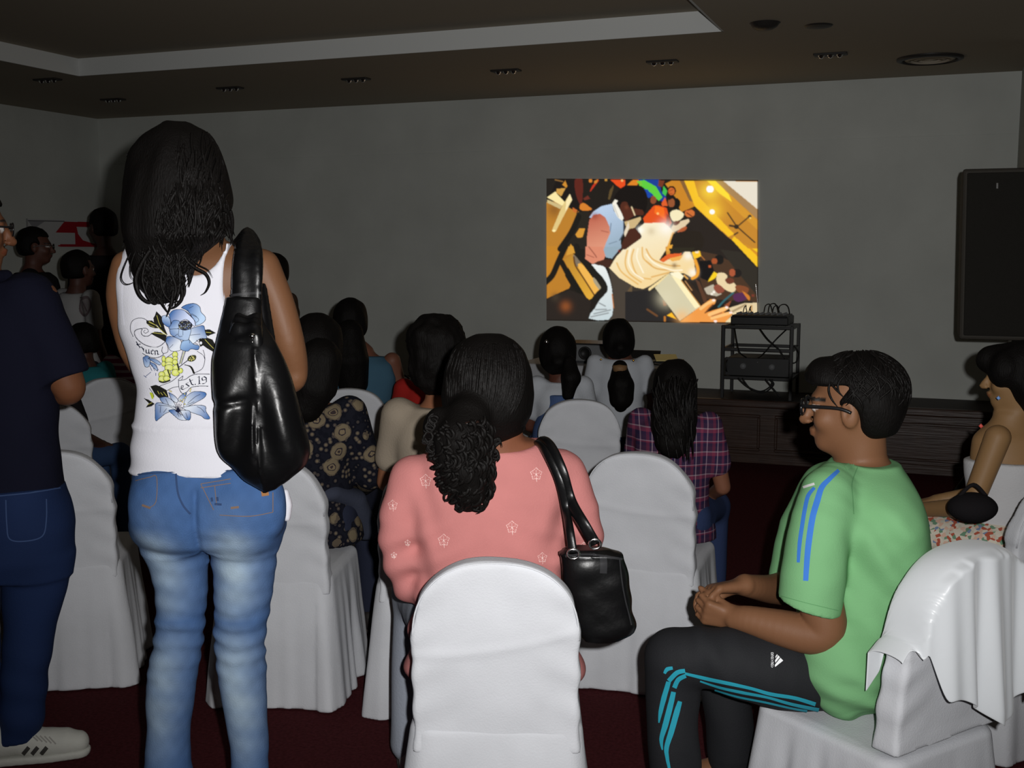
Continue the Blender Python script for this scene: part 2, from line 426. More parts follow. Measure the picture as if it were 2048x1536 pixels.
# low stage along the back wall
SX0, SX1, SY = XL+.03, XR-.005, 7.93
stg = thing('stage', 'low dark wooden stage along the foot of the grey back wall', 'stage', (0, 8.2, 0), view=False)
stg['base'] = [0., 8.2, 0.]
def wpart(name, vf, m, par, label=None, smooth=False, base=None):
    top = par
    while top.parent is not None: top = top.parent
    o = mesh_obj(name, np.asarray(vf[0], float)-np.array(top['base'][:]), vf[1], m, par, smooth)
    if label: o['label'] = label
    return o
wpart('deck', box(SX0, SX1, SY, YW-.006, ZS-.03, ZS), stagef, stg)
wpart('nosing', bevel_box(SX0, SX1, SY-.035, SY+.01, ZS-.05, ZS+.004, .01), wood, stg)
wpart('front_panel', box(SX0, SX1, SY, SY+.03, .003, ZS-.05), wood, stg)
mo = []
x = SX1-.15
while x-.62 > SX0+.05:
    x0, x1 = x-.62, x
    for q in ((x0, x1, ZS-.12, ZS-.1), (x0, x1, .09, .11), (x0, x0+.02, .11, ZS-.12), (x1-.02, x1, .11, ZS-.12)):
        mo.append(bevel_box(q[0], q[1], SY-.014, SY+.002, q[2], q[3], .005, 1))
    x -= .72
wpart('panel_moulding', join(mo), wood, stg)
wpart('skirting_strip', bevel_box(SX0, SX1, SY-.015, SY, .003, .07, .004, 1), wood, stg)
# ----------------------------------------------------------------- recessed triple spot fittings and ceiling fixtures
chrome = mat('fitting_chrome', (.85, .85, .85), .12, 1); fitm = mat('fitting_dark', srgb(45, 42, 40), .5)
glassm = mat('lamp_glass', (.9, .9, .92), .17, 1)
def disc(c, r, t, k=20): return lathe((c[0], c[1], c[2]), [(0, 0), (r*.9, 0), (r, -t*.4), (r, -t), (0, -t)][::-1], k)
names = {'l0': 'first', 'l1': 'second'}
LIGHTS = [(95, 158, 'dark triple ceiling spotlight near the left wall, unlit'), (226, 198, 'ceiling spotlight glinting blue-white above the standing girl with long hair'),
          (460, 175, 'triple ceiling spotlight with three white glints, above the girl\'s bag side'), (712, 157, 'dim triple ceiling spotlight between the two glinting triple ones'),
          (1012, 140, 'triple ceiling spotlight glinting up-left of the projected picture'), (1325, 122, 'triple ceiling spotlight with one glint straight above the projected picture'),
          (1661, 107, 'single-glint ceiling spotlight to the right of the projected picture')]
for px, py, lab in LIGHTS:
    c = z_hit(px, py, ZC); t = thing('ceiling_spotlight', lab, 'ceiling light', c, 'recessed spotlights in the ceiling border', view=False); t['base'] = [float(q) for q in c]
    vx = W((1, 0, 0)); 
    wpart('housing', bevel_box(c[0]-.1, c[0]+.1, c[1]-.04, c[1]+.04, ZC-.012, ZC+.002, .005), fitm, t)
    for k in (-1, 0, 1):
        p = c+np.array((1, 0, 0))*.055*k
        wpart('lamp', lathe((p[0], p[1], ZC-.012), [(0, -.017)]+[(.017*math.sin(a), -.017*math.cos(a)) for a in (.3, .6, .9, 1.2, 1.45)]+[(.02, .0), (.022, .002)], 16), glassm, t, smooth=True)
def roundfix(name, px, py, r, t, lab, cat):
    c = z_hit(px, py, ZC); o = mesh_obj(name, np.array(lathe((0, 0, 0), [(0, -t), (r*.55, -t*.95), (r*.85, -t*.6), (r, -.006), (r*1.1, 0)], 28)[0]), lathe((0, 0, 0), [(0, -t), (r*.55, -t*.95), (r*.85, -t*.6), (r, -.006), (r*1.1, 0)], 28)[1], fitm)
    o.location = c; tag(o, lab, cat)
roundfix('smoke_detector', 1530, 46, .075, .035, 'round dark smoke detector on the ceiling right of the white tray end', 'detector')
roundfix('ceiling_speaker', 1637, 51, .07, .012, 'flat round ceiling disc right of the smoke detector', 'ceiling fixture')
c = z_hit(1860, 116, ZC); t = thing('air_vent', 'round slotted air vent in the ceiling above the right end of the back wall', 'air vent', c, view=False); t['base'] = [float(q) for q in c]
for k, (r0, r1) in enumerate(((.2, .17), (.15, .12), (.1, .07), (.05, .0))):
    wpart('vent_ring', lathe((c[0], c[1], ZC), [(r0, .001), (r0, -.012), (r1, -.02), (r1, -.002)], 36), ceilm if k else fitm, t, smooth=True)
wpart('vent_backing', disc((c[0], c[1], ZC+.001), .19, .004), fitm, t)
# ================================================================= the projected picture on the back wall
def Q(ox, oy, s):
    return lambda *p: [(ox+a/s, oy+b/s) for a, b in zip(p[::2], p[1::2])]
cv = Canvas(1093, 1517, 357, 648, 1.0, (38, 34, 30))
A = Q(1090, 350, 9.309); B = Q(1300, 350, 9.309); C_ = Q(1090, 495, 9.309); D = Q(1300, 495, 9.309)
wd_, mt = (196, 134, 46), (176, 118, 40)
# --- left: yellow floor, chairs, dark straps
cv.poly([(1092, 405), (1160, 400), (1165, 470), (1130, 560), (1092, 560)], (188, 128, 48))
cv.poly(C_(20, 0, 320, 0, 240, 300, 40, 580, 20, 580), (196, 132, 44)); cv.poly(C_(300, 400, 505, 740, 470, 800, 30, 1000, 30, 750, 180, 600), (190, 128, 46), 0)
cv.glow(1110, 420, 16, (120, 76, 40), .6)
cv.poly(A(40, 80, 700, 80, 740, 600, 640, 700, 380, 560, 250, 500, 40, 440), (34, 30, 28))
cv.poly(A(0, 80, 230, 80, 120, 330, 0, 420), (40, 36, 32)); cv.poly(A(590, 80, 740, 80, 730, 520, 680, 540, 600, 320), (96, 42, 34), 3)
cv.poly(A(340, 180, 400, 100, 440, 200, 420, 240), (206, 140, 50)); cv.poly(A(230, 260, 410, 240, 320, 400, 220, 330), (206, 156, 76))
cv.line(A(200, 90, 350, 120), 2, (150, 110, 60))
cv.poly(A(40, 420, 200, 310, 390, 510, 340, 580), (250, 232, 168)); cv.poly(A(40, 460, 340, 575, 300, 640, 40, 520), (206, 186, 132))
cv.poly(A(330, 600, 490, 350, 535, 460, 215, 1060, 130, 1060), (226, 200, 132)); cv.poly(A(420, 480, 490, 350, 535, 460, 400, 700), (250, 232, 178))
cv.dot(1109, 463, 4, (255, 238, 170), 2.2)
cv.poly(A(690, 560, 760, 520, 870, 590, 920, 640, 800, 670, 690, 640), (214, 128, 48), 4); cv.poly(A(540, 600, 640, 660, 610, 710, 550, 680), (200, 110, 50))
cv.poly(A(880, 300, 930, 190, 1040, 80, 1060, 90, 960, 220, 890, 310), (196, 56, 36)); cv.poly(A(960, 110, 1040, 70, 1020, 140, 960, 160), (206, 128, 50)); cv.dot(1186, 361, 4, (210, 130, 50))
cv.poly(A(750, 440, 840, 380, 890, 440, 780, 470), (110, 50, 40)); cv.poly(A(1260, 280, 1340, 170, 1330, 260, 1270, 450, 1230, 450), (96, 78, 48))
cv.poly(A(620, 700, 860, 680, 820, 1396, 300, 1396, 620, 860), (44, 40, 34))
# strap curve
cv.poly(A(600, 1120, 680, 1000, 790, 1000, 740, 1170, 640, 1180), (214, 152, 58), 0); cv.poly(A(510, 1300, 590, 1396, 450, 1396), (210, 150, 50))
cv.poly(C_(460, 0, 600, 0, 590, 120, 420, 170), (214, 156, 60))
cv.grad(C_(365, 250, 560, 140, 720, 300, 1090, 800, 1080, 880, 1000, 940, 850, 1020, 770, 900), (190, 136, 50), (222, 168, 60), (1135, 520), (1190, 590), 0)
cv.poly(C_(560, 150, 700, 300, 640, 380, 580, 340), (128, 114, 96), 3); cv.poly(C_(660, 400, 720, 330, 900, 540, 1080, 800, 1060, 900, 980, 930), (240, 182, 84), 3)
cv.line(C_(570, 200, 600, 360, 760, 600, 980, 940), 3, (96, 62, 34), 4); cv.poly(C_(960, 580, 1090, 760, 1090, 840, 960, 680), (170, 158, 130), 4)
cv.line(C_(-10, 700, 140, 560, 260, 300, 400, 0), 12, (34, 32, 28), 4); cv.line(A(300, 1396, 520, 1080, 660, 780), 12, (34, 32, 28), 4); cv.line(C_(330, 300, 520, 640, 760, 980), 11, (34, 32, 28), 4)
cv.line(C_(620, 0, 700, 200, 960, 460, 1150, 700, 1160, 800, 1060, 900, 980, 1000), 13, (36, 34, 30), 5)
cv.poly(C_(30, 1010, 480, 830, 760, 920, 900, 1040, 860, 1400, 20, 1400), (46, 40, 36), 0); cv.glow(1134, 618, 11, (150, 84, 44), .8); cv.glow(1112, 600, 9, (70, 60, 48), .7)
# --- white trousers, grey trousers
cv.poly(C_(1240, 380, 1900, 760, 2048, 700, 2048, 1400, 1200, 1400, 1330, 1150), (60, 54, 48)); cv.poly(C_(1260, 420, 1700, 720, 1660, 1400, 1290, 1400, 1340, 900), (74, 66, 58)); cv.poly(C_(1560, 900, 1690, 700, 1680, 1390, 1600, 1390), (104, 86, 62)); cv.dot(1299, 642, 6, (200, 124, 50), 4)
cv.poly(D(-400, 850, 150, 800, 500, 1300, 600, 1400, -400, 1400), (44, 42, 42)); cv.poly(D(300, 990, 350, 1020, 380, 1100, 320, 1110), (150, 80, 40)); cv.line(D(20, 1180, 200, 1300), 4, (110, 74, 46)); cv.line(D(345, 1320, 345, 1390), 4, (190, 120, 50))
cv.grad(C_(910, 330, 1130, 360, 1210, 460, 1300, 760, 1330, 1170, 1240, 1390, 860, 1370, 980, 1170, 1080, 1000, 1210, 860, 1220, 740, 1130, 580), (236, 240, 238), (200, 214, 218), (1195, 530), (1222, 640), 2)
for q in ((1060, 1070, 1180, 1130), (990, 1200, 1200, 1190), (960, 1280, 1280, 1200), (900, 1340, 1240, 1260)): cv.line(C_(*q), 2.4, (142, 148, 150))
cv.line(C_(1310, 900, 1340, 1160), 2, (196, 120, 60))
# --- top band of onlookers
cv.poly(A(1270, 75, 1560, 75, 1560, 180, 1490, 250, 1400, 190), (232, 80, 34)); cv.line(A(1500, 260, 1400, 360), 3, (190, 66, 34)); cv.dot(1251, 360, 2.5, (240, 180, 110)); cv.poly(A(1590, 180, 1700, 80, 1850, 80, 1780, 180), (222, 132, 40)); cv.dot(1218, 359, 3, (190, 140, 60))
cv.poly([(1300, 358), (1326, 358), (1330, 380), (1340, 392), (1340, 405), (1318, 396), (1296, 372), (1284, 358)], (34, 66, 150)); cv.poly(B(-180, 110, -40, 80, 180, 200, 300, 400, 230, 470, 100, 330, -90, 200), (96, 204, 66)); cv.poly(B(-100, 240, 30, 260, 110, 380, 40, 420), (34, 74, 168)); cv.poly(B(320, 180, 390, 280, 360, 380, 300, 330), (70, 190, 80)); cv.poly(A(1790, 100, 1860, 90, 1890, 180, 1830, 190), (120, 200, 60))
cv.poly(B(230, 80, 340, 90, 300, 210, 220, 190), (120, 60, 40)); cv.poly(B(80, 440, 120, 370, 190, 430, 160, 520, 90, 510), (140, 76, 48), 3)
# --- ceiling on the right
cv.poly(B(350, 150, 480, 85, 720, 85, 900, 560, 640, 680, 540, 400), (202, 134, 44))
cv.poly(B(640, 85, 2010, 85, 2010, 2700, 1400, 1150, 900, 560), (198, 136, 50)); cv.poly(B(620, 90, 700, 90, 860, 480, 800, 470), (134, 96, 56))
cv.poly(B(700, 90, 880, 90, 960, 380, 1600, 1080, 1500, 1130, 890, 560, 800, 320), (246, 194, 44)); cv.poly(D(1660, 0, 2010, 0, 2010, 350), (248, 200, 40))
cv.poly(B(1600, 1120, 2010, 1500, 2010, 1900, 1700, 1400, 1550, 1190), (246, 196, 42)); cv.poly(B(1690, 1180, 1760, 1230, 2010, 1500, 2010, 1420), (214, 146, 44))
cv.poly(B(1100, 90, 1270, 90, 2010, 820, 2010, 1000, 1500, 500), (214, 152, 52)); cv.poly(B(1120, 90, 1270, 90, 1500, 330, 1560, 480, 1350, 330), (255, 226, 60)); cv.poly(B(1270, 90, 1420, 90, 2010, 620, 2010, 800), (168, 132, 88)); cv.poly(B(1410, 92, 2008, 95, 2008, 610), (232, 224, 206))
cv.glow(1425, 381, 20, (255, 220, 70), .8); cv.glow(1430, 420, 14, (255, 226, 70), .9); cv.glow(1432, 416, 26, (240, 180, 50), .5); cv.dot(1425.5, 376, 7, (255, 255, 255), 7); cv.dot(1429.5, 421.5, 5, (255, 255, 250))
for q in ((1480, 680, 1620, 900), (1640, 930, 1960, 1230), (1640, 950, 1860, 750), (1520, 920, 1640, 940)): cv.line(B(*q), 2.6 if q[0] != 1520 else 4, (66, 52, 38))
cv.dot(1476, 451, 5, (58, 48, 36), 5); cv.dot(1501, 430, 3.4, (70, 60, 48)); cv.dot(1502, 433, 1.5, (255, 220, 120)); cv.line(B(1600, 1090, 1660, 1050), 3, (66, 52, 38))
# --- dark diagonal wall and people lower right
cv.poly(B(880, 560, 1480, 1130, 1560, 1190, 2010, 1700) + D(2010, 1100, 900, 1000, 700, 600) + B(460, 1396, 500, 1100, 620, 950, 800, 760), (46, 40, 36)); cv.poly(D(1000, 60, 1300, 120, 2000, 500, 2000, 1000, 1100, 960, 960, 500), (76, 56, 42)); cv.poly(D(1350, 20, 1700, 60, 2010, 380, 2010, 900, 1700, 500), (52, 48, 42))
cv.glow(1372, 464, 14, (40, 34, 30), 1)
cv.poly(D(980, 240, 1180, 230, 1240, 420, 1130, 620, 990, 560), (30, 28, 28)); cv.dot(1443, 518, 9, (34, 32, 30), 10); cv.dot(1434, 521, 5.5, (168, 84, 48), 6); cv.dot(1425, 532, 3, (190, 90, 50))
cv.poly(D(1240, 440, 1320, 490, 1240, 580, 1130, 640, 1150, 590), (250, 208, 40)); cv.dot(1476, 545, 10, (40, 36, 34), 9); cv.dot(1468, 544, 6, (172, 88, 58), 8)
cv.poly(D(1300, 480, 1400, 460, 1480, 520, 1440, 620, 1580, 640, 1640, 740, 1560, 830, 1380, 740, 1290, 640), (234, 212, 168), 4); cv.poly(D(1440, 580, 1560, 560, 1600, 640, 1490, 670), (112, 62, 46), 3)
cv.poly(D(1060, 760, 1230, 680, 1260, 760, 1380, 860, 1290, 910, 1110, 870), (190, 180, 160), 0); cv.poly(D(1240, 720, 1320, 680, 1430, 790, 1320, 860, 1240, 770), (146, 80, 62), 3); cv.dot(1433, 584, 2.5, (250, 244, 230)); cv.dot(1429, 588, 2.5, (244, 236, 220))
cv.line(D(1320, 1110, 1420, 990, 1580, 840), 3.5, (56, 104, 112), 3); cv.poly(D(1640, 690, 1850, 740, 1800, 860, 1640, 800), (132, 76, 48), 3); cv.poly(D(1600, 860, 1780, 840, 1830, 940, 1680, 1010, 1590, 960), (88, 48, 84), 3); cv.poly(D(1740, 800, 1870, 900, 1860, 980, 1810, 920), (208, 124, 50), 3); cv.poly(D(1420, 1080, 1550, 980, 1500, 1110), (150, 80, 52)); cv.dot(1507, 590, 3, (120, 60, 46))
cv.poly(D(1500, 1130, 1780, 1030, 2010, 1020, 2010, 1300, 1600, 1300), (226, 206, 164)); cv.line(D(1560, 1200, 1800, 1060), 4, (170, 148, 112)); cv.line(D(1900, 1080, 1900, 1260), 4, (190, 150, 96))
cv.poly(D(700, 620, 760, 600, 1100, 1000, 1000, 1080), (56, 44, 36)); cv.line(D(720, 630, 840, 800), 2, (190, 140, 90)); cv.poly(D(900, 580, 980, 640, 1120, 1000, 1060, 1040), (92, 62, 46))
# --- orange crowd behind the dancer
cv.poly(B(20, 700, 140, 560, 220, 550, 380, 600, 420, 760, 470, 880, 420, 960, 300, 880, -30, 900, -60, 800), (226, 84, 34)); cv.poly(B(170, 560, 330, 600, 350, 820, 240, 740, 150, 700), (246, 112, 34)); cv.dot(1323, 426, 2.8, (255, 190, 110)); cv.poly(B(280, 520, 350, 400, 400, 560, 300, 570), (224, 96, 46)); cv.poly(B(380, 700, 450, 800, 430, 940, 370, 900), (150, 62, 36))
cv.dot(1358, 405, 10, (30, 28, 26), 11); cv.dot(1350, 404, 7, (150, 86, 52), 9); cv.dot(1350.5, 380, 8.6, (38, 28, 26), 10); cv.dot(1350.3, 381, 6.4, (206, 106, 50), 7.6); cv.line(B(420, 290, 500, 250), 1.2, (130, 60, 34)); cv.line(B(430, 330, 480, 330), 1.2, (140, 60, 40)); cv.poly(B(400, 380, 520, 380, 430, 460), (36, 30, 28))
cv.poly(B(440, 690, 560, 630, 690, 700, 660, 790, 560, 850, 480, 830), (244, 232, 190), 3); cv.dot(1386, 425, 10, (206, 112, 56), 8); cv.line(B(750, 690, 850, 760), 2, (90, 44, 30)); cv.line(B(760, 640, 830, 620), 1.5, (110, 50, 30)); cv.poly(B(460, 980, 520, 880, 780, 800, 800, 850, 700, 960, 500, 1060), (226, 204, 168), 0); cv.poly(B(500, 860, 620, 840, 600, 900, 520, 930), (110, 60, 40), 3); cv.poly(B(580, 1030, 720, 940, 740, 1000, 600, 1080), (180, 92, 52), 3)
# --- dancer in the white tunic
cv.poly(A(1540, 870, 1850, 770, 1860, 820, 1700, 1030, 1600, 1030), (206, 180, 130)); cv.poly(A(1530, 1080, 1620, 860, 1640, 960, 1560, 1170), (232, 216, 190))
cv.grad(A(1800, 990, 1920, 890, 2048, 890) + B(140, 880, 330, 880, 450, 980, 500, 1050, 420, 1250, 360, 1396) + D(240, 240, 620, 190, 720, 60, 800, 60, 880, 240, 910, 520, 860, 570, 700, 480, 440, 460) + C_(2040, 720, 1900, 790, 1750, 760, 1440, 580, 1250, 390, 1400, 170, 1540, 20) + A(1850, 1180, 1870, 1140), (246, 236, 206), (244, 216, 158), (1290, 450), (1325, 560), 0)
cv.line(D(440, 30, 400, 140, 380, 0), 5, (214, 150, 60)); cv.line(B(500, 1080, 400, 1390), 6, (232, 170, 70)); cv.glow(1310, 462, 8, (214, 196, 160), .7); cv.glow(1288, 460, 7, (255, 255, 246), .8); cv.glow(1340, 455, 14, (255, 250, 240), .8)
for q in ((1600, 60, 1560, 300, 1640, 500, 1860, 660), (1720, 40, 1680, 250, 1800, 540, 2040, 600), (1880, 0, 1900, 200, 2048, 330), (1400, 300, 1500, 480, 1800, 700)): cv.line(C_(*q), 3, (232, 186, 110), 5)
for q in ((0, 30, 120, 220, 400, 330, 620, 340), (0, 260, 200, 400, 600, 430), (100, 560, 420, 470)): cv.line(D(*q), 3, (226, 178, 104), 5)
for q in ((1660, 20, 1620, 280, 1720, 480, 1900, 600), (1800, 20, 1780, 200, 1900, 480)): cv.line(C_(*q), 2.5, (255, 246, 220), 5)
cv.line(D(0, 130, 160, 300, 460, 420, 660, 420), 3, (255, 244, 214), 5)
cv.poly(D(250, 240, 400, 120, 660, 100, 610, 180, 440, 200, 320, 280), (226, 100, 48), 0); cv.poly(D(420, 200, 600, 160, 700, 120, 620, 230, 480, 260), (238, 176, 86)); cv.glow(1356, 531, 5, (150, 122, 84), .9); cv.glow(1383, 511, 8, (250, 246, 236), .8); cv.glow(1392, 545, 8, (255, 250, 240), .8)
cv.line(D(900, 230, 950, 400, 930, 520, 850, 575), 6, (236, 162, 56), 4); cv.poly(D(830, 60, 980, 40, 1010, 150, 880, 210), (250, 198, 50)); cv.dot(1400, 502, 4, (246, 226, 190)); cv.line(D(1010, 150, 1070, 220), 1.5, (190, 120, 60))
cv.glow(1385, 478, 12, (40, 36, 32), .9); cv.poly(B(480, 1150, 560, 1060, 1000, 1050, 1000, 1396, 480, 1396, 440, 1300), (44, 38, 32), 3); cv.poly(B(440, 1300, 490, 1290, 470, 1396, 380, 1396), (232, 168, 66))
cv.poly(D(420, 20, 520, 0, 900, 0, 860, 50, 700, 60, 640, 100, 460, 110), (50, 46, 36))
# --- pale bench
cv.poly(D(40, 780, 420, 480, 400, 560, 100, 790, 50, 830), (244, 220, 160)); cv.poly(D(160, 760, 430, 490, 560, 600, 990, 1110, 620, 1390), (214, 206, 172)); cv.poly(D(430, 480, 600, 450, 690, 540, 640, 620, 560, 600), (252, 244, 210)); cv.poly(D(460, 520, 640, 600, 990, 1100, 900, 1150), (254, 240, 190)); cv.line(D(650, 620, 990, 1090), 2, (196, 140, 70)); cv.line(D(700, 520, 760, 580), 3, (226, 170, 90))
cv.glow(1340, 598, 18, (222, 214, 182), .6); cv.poly(D(380, 1290, 470, 1230, 560, 1360), (252, 190, 40))
# --- the raised hand
H1, H2 = (240, 156, 76), (252, 196, 124)
cv.poly(D(620, 1410, 900, 1180, 1180, 960, 1280, 970, 1260, 1040, 1080, 1230, 1240, 1170, 1450, 1100, 1510, 1130, 1400, 1220, 1560, 1190, 1560, 1250, 1450, 1400), H1, 0)
cv.line(D(1000, 1150, 1120, 1050, 1240, 990), 6, H2); cv.line(D(1160, 1260, 1460, 1130), 7, H2); cv.line(D(1200, 1330, 1540, 1220), 6, H2); cv.line(D(1080, 1230, 1160, 1130, 1220, 1070), 2.4, (120, 70, 40)); cv.line(D(1200, 1290, 1380, 1220), 2, (170, 100, 60))
for q in ((1235, 985), (1465, 1118), (1540, 1215), (1265, 1385)): cv.dot(*D(*q)[0], 3.2, (255, 232, 222), 2.4)
cv.poly(D(1560, 1270, 1600, 1260, 1590, 1400, 1440, 1400), (232, 214, 170)); cv.glow(1372, 636, 14, (250, 184, 110), .6)
# --- man in the blue waistcoat
cv.poly(A(1340, 420, 1500, 220, 1700, 180, 1900, 230, 1980, 420, 1960, 600, 1900, 730, 1740, 760, 1560, 830, 1500, 760, 1420, 560), (30, 26, 24), 3)
cv.poly(A(1500, 500, 1600, 500, 1640, 600, 1880, 640, 1900, 740, 1760, 740, 1660, 800, 1560, 860, 1530, 780, 1460, 620), (84, 46, 34), 2); cv.line(A(1680, 590, 1740, 740), 2.6, (226, 206, 164)); cv.glow(1260, 414, 4, (120, 66, 46), .7)
cv.poly(A(1640, 1000, 1740, 980, 1850, 1100, 1850, 1180, 1560, 1396, 1440, 1396, 1540, 1180), (76, 44, 34)); 
cv.grad(A(870, 790, 950, 680, 1100, 580, 1310, 530, 1340, 660, 1440, 790, 1530, 860, 1530, 1080, 1470, 1200, 1490, 1396, 1100, 1396, 1160, 900), (186, 206, 232), (150, 172, 188), (1200, 420), (1240, 500), 0)
cv.poly(C_(1080, 0, 1450, 0, 1420, 90, 1330, 220, 1200, 200, 1100, 100), (150, 172, 186)); cv.line(A(1290, 900, 1270, 1060, 1200, 1200), 1.6, (104, 120, 140)); cv.line(A(1530, 860, 1530, 1080, 1450, 1220), 2, (80, 90, 104)); cv.line(A(1250, 1290, 1400, 1240), 1.6, (120, 138, 156))
cv.poly(A(1310, 530, 1360, 450, 1420, 470, 1390, 520, 1480, 680, 1530, 800, 1500, 850, 1420, 790, 1350, 660), (244, 240, 226), 0); cv.line(A(1340, 560, 1430, 780), 1.4, (180, 184, 180))
cv.grad(A(870, 840, 960, 740, 1080, 720, 1180, 790, 1260, 960, 1270, 1090, 1180, 1300, 1150, 1396, 820, 1396, 820, 1200), (186, 96, 76), (222, 150, 122), (1180, 430), (1200, 495), 0)
cv.poly(C_(800, 0, 1130, 0, 1180, 170, 1140, 260, 1000, 325, 920, 320, 790, 230), (220, 140, 112), 0); cv.line(C_(860, 0, 980, 150, 1010, 200), 2, (150, 84, 68), 3); cv.line(C_(820, 150, 960, 200), 1.6, (166, 92, 74)); cv.line(A(1240, 1070, 1100, 1040), 1.4, (160, 84, 70)); cv.glow(1195, 432, 7, (150, 66, 54), .6)
cv.poly(C_(950, 320, 1150, 240, 1320, 250, 1300, 330, 1240, 400, 1130, 360), (70, 44, 36), 2); cv.dot(1245, 503, 2.6, (214, 66, 40)); cv.line(C_(1330, 210, 1480, 30), 3, (54, 40, 36))
cv.soften(2)
rgb_ = cv.rgb
# the canvas colours go onto the picture unchanged
u, f = cv.faces(cv.a > .5)
c00, c10, c11, c01 = [wall_hit(*p, YW-.006) for p in ((1093, 357), (1516.5, 360), (1516.5, 648), (1093, 641))]
S_, T_ = (cv.X.ravel()-1093)/(cv.x[-1]-1093), (cv.Y.ravel()-357)/(cv.y[-1]-357)
P_ = ((1-S_)*(1-T_))[:, None]*c00+(S_*(1-T_))[:, None]*c10+(S_*T_)[:, None]*c11+((1-S_)*T_)[:, None]*c01
lit = mat('projected_light', (.5, .5, .5), .9, spec=0, attr=True, emit=PROJ_E)
o = mesh_obj('projected_picture', P_[u]-P_[0], f, lit, None, True, rgb_.reshape(-1, 3)[u], loc=P_[0])
tag(o, 'bright projected picture of a tilted party scene on the grey back wall', 'projection')
# ================================================================= covered banquet chairs
clothm = mat('white_chair_cloth', srgb(205, 207, 212), .9, spec=.15, bump=.12, bscale=220, mottle=.08, mscale=7)
CW, CH = .185, .835
def smin(a, b, k):
    t = np.clip(.5+.5*(b-a)/k, 0, 1); return b*(1-t)+a*t-k*t*(1-t)
def chair_meshes(seed=0, h=.0085, wr=1.0):
    B_ = Field(h)
    def back(P):
        x, y, z = P[..., 0], P[..., 1], P[..., 2]
        lean = -.055*np.clip((z-.42)/.42, 0, 1)**1.2
        w = CW+.012*np.clip((.45-z)/.45, 0, 1)
        z0, a = .655, CH-.655
        q = np.maximum(z-z0, 0)/a
        d2 = ((np.abs(x)/w)**2.5+q**2.2)**(1/2.3)
        d2 = np.where(z > z0, (d2-1)*np.minimum(w, a), np.abs(x)-w)
        t = .03+.012*np.clip((.6-z)/.5, 0, 1)
        dy = np.abs(y-lean)-t+.012
        dx = d2+.012
        d = np.minimum(np.maximum(dx, dy), 0)+np.sqrt(np.maximum(dx, 0)**2+np.maximum(dy, 0)**2)-.012
        # cloth creases: tension folds running in from the edges and light vertical ones
        e = np.clip((np.abs(x)-.07)/.12, 0, 1)
        f = .0028*np.sin(70*(z+.45*np.abs(x))+seed)*e*np.clip((z-.3)/.2, 0, 1)
        f = f+.006*noise(P, (2.4, 2, 3.6), 5+seed)+.003*noise(P, (5, 4, 9), 9+seed)
        f = f+.0045*np.exp(-((z-.63-.16*x*np.cos(seed)-.5*x*x)/.012)**2)*.6
        return np.maximum(d-wr*f, .385-z)
    B_.add(back, (-CW-.03, -.1, .38), (CW+.03, .05, CH+.01))
    S = Field(h)
    def skirt(P):
        x, y, z = P[..., 0], P[..., 1], P[..., 2]
        u = np.clip((.44-z)/.44, 0, 1)
        hx = CW+.008+.035*u; y0, y1 = -.035-.028*u, .40+.035*u
        cx, cy = np.abs(x)-hx+.05, np.abs(y-(y0+y1)/2)-(y1-y0)/2+.05
        d = np.sqrt(np.maximum(cx, 0)**2+np.maximum(cy, 0)**2)+np.minimum(np.maximum(cx, cy), 0)-.05
        th = np.arctan2(y-.18, x*1.1)
        fold = (.010*np.sin(9*th+seed)+.007*np.sin(15*th+1.3+2*seed)+.004*np.sin(27*th))*u
        cor = np.exp(-((np.abs(x)-.2)/.045)**2)*np.exp(-((y+.03)/.05)**2)
        fold = fold*(1-.7*np.exp(-((y-y0)/.04)**2)*(np.abs(x) < .15))+.018*cor*u
        hem = .006*np.sin(7*th)+.004*np.sin(16*th+seed)
        d = d-wr*(fold+.004*noise(P, (3, 3, 4), 21+seed))
        top = z-.445-.012*np.exp(-((x/.15)**2+((y-.2)/.16)**2))
        top = np.maximum(d+.02, top+.02); top = np.where((top > 0) & (d > -.02) & (z > .42), np.sqrt(np.maximum(d+.02, 0)**2+np.maximum(z-.425, 0)**2)-.02, np.maximum(d, top-.02))
        return np.maximum(top, .004+hem*.0-z)
    S.add(skirt, (-.27, -.1, .0), (.27, .47, .47))
    pip = []
    for s in np.linspace(-1, 1, 41):
        ang = s*PI/2; x = CW*abs(math.sin(ang))**(2/2.4)*math.copysign(1, s); z = .655+(CH-.655)*abs(math.cos(ang))**(2/2.3)
        pip.append((x*.985, -.03-.055*((z-.42)/.42)**1.2+.004, z-.003))
    return B_.build(), S.build(), tube(pip, .0022, 6, 1)
def make_chair(label, seed, h=.0085):
    t = thing('banquet_chair', label, 'chair', (0, 0, 0), 'white covered banquet chairs')
    b, s, p = chair_meshes(seed, h)
    part('backrest_cover', b, clothm, t); k = part('skirt_cover', s, clothm, t); part('edge_seam', p, clothm, t)
    return t
CHAIR = [make_chair('white covered chair directly in front of the seated woman in pink', 0, .006), None, None]
def setchair(t, p, yaw): t.location = W(p); t.rotation_euler = (0, 0, YAW+math.radians(yaw))
def floorpt(px, py): return VZ(px, py, 0)
def at(px, d): q = V(px, 768, d); return np.array((q[0], d, 0))
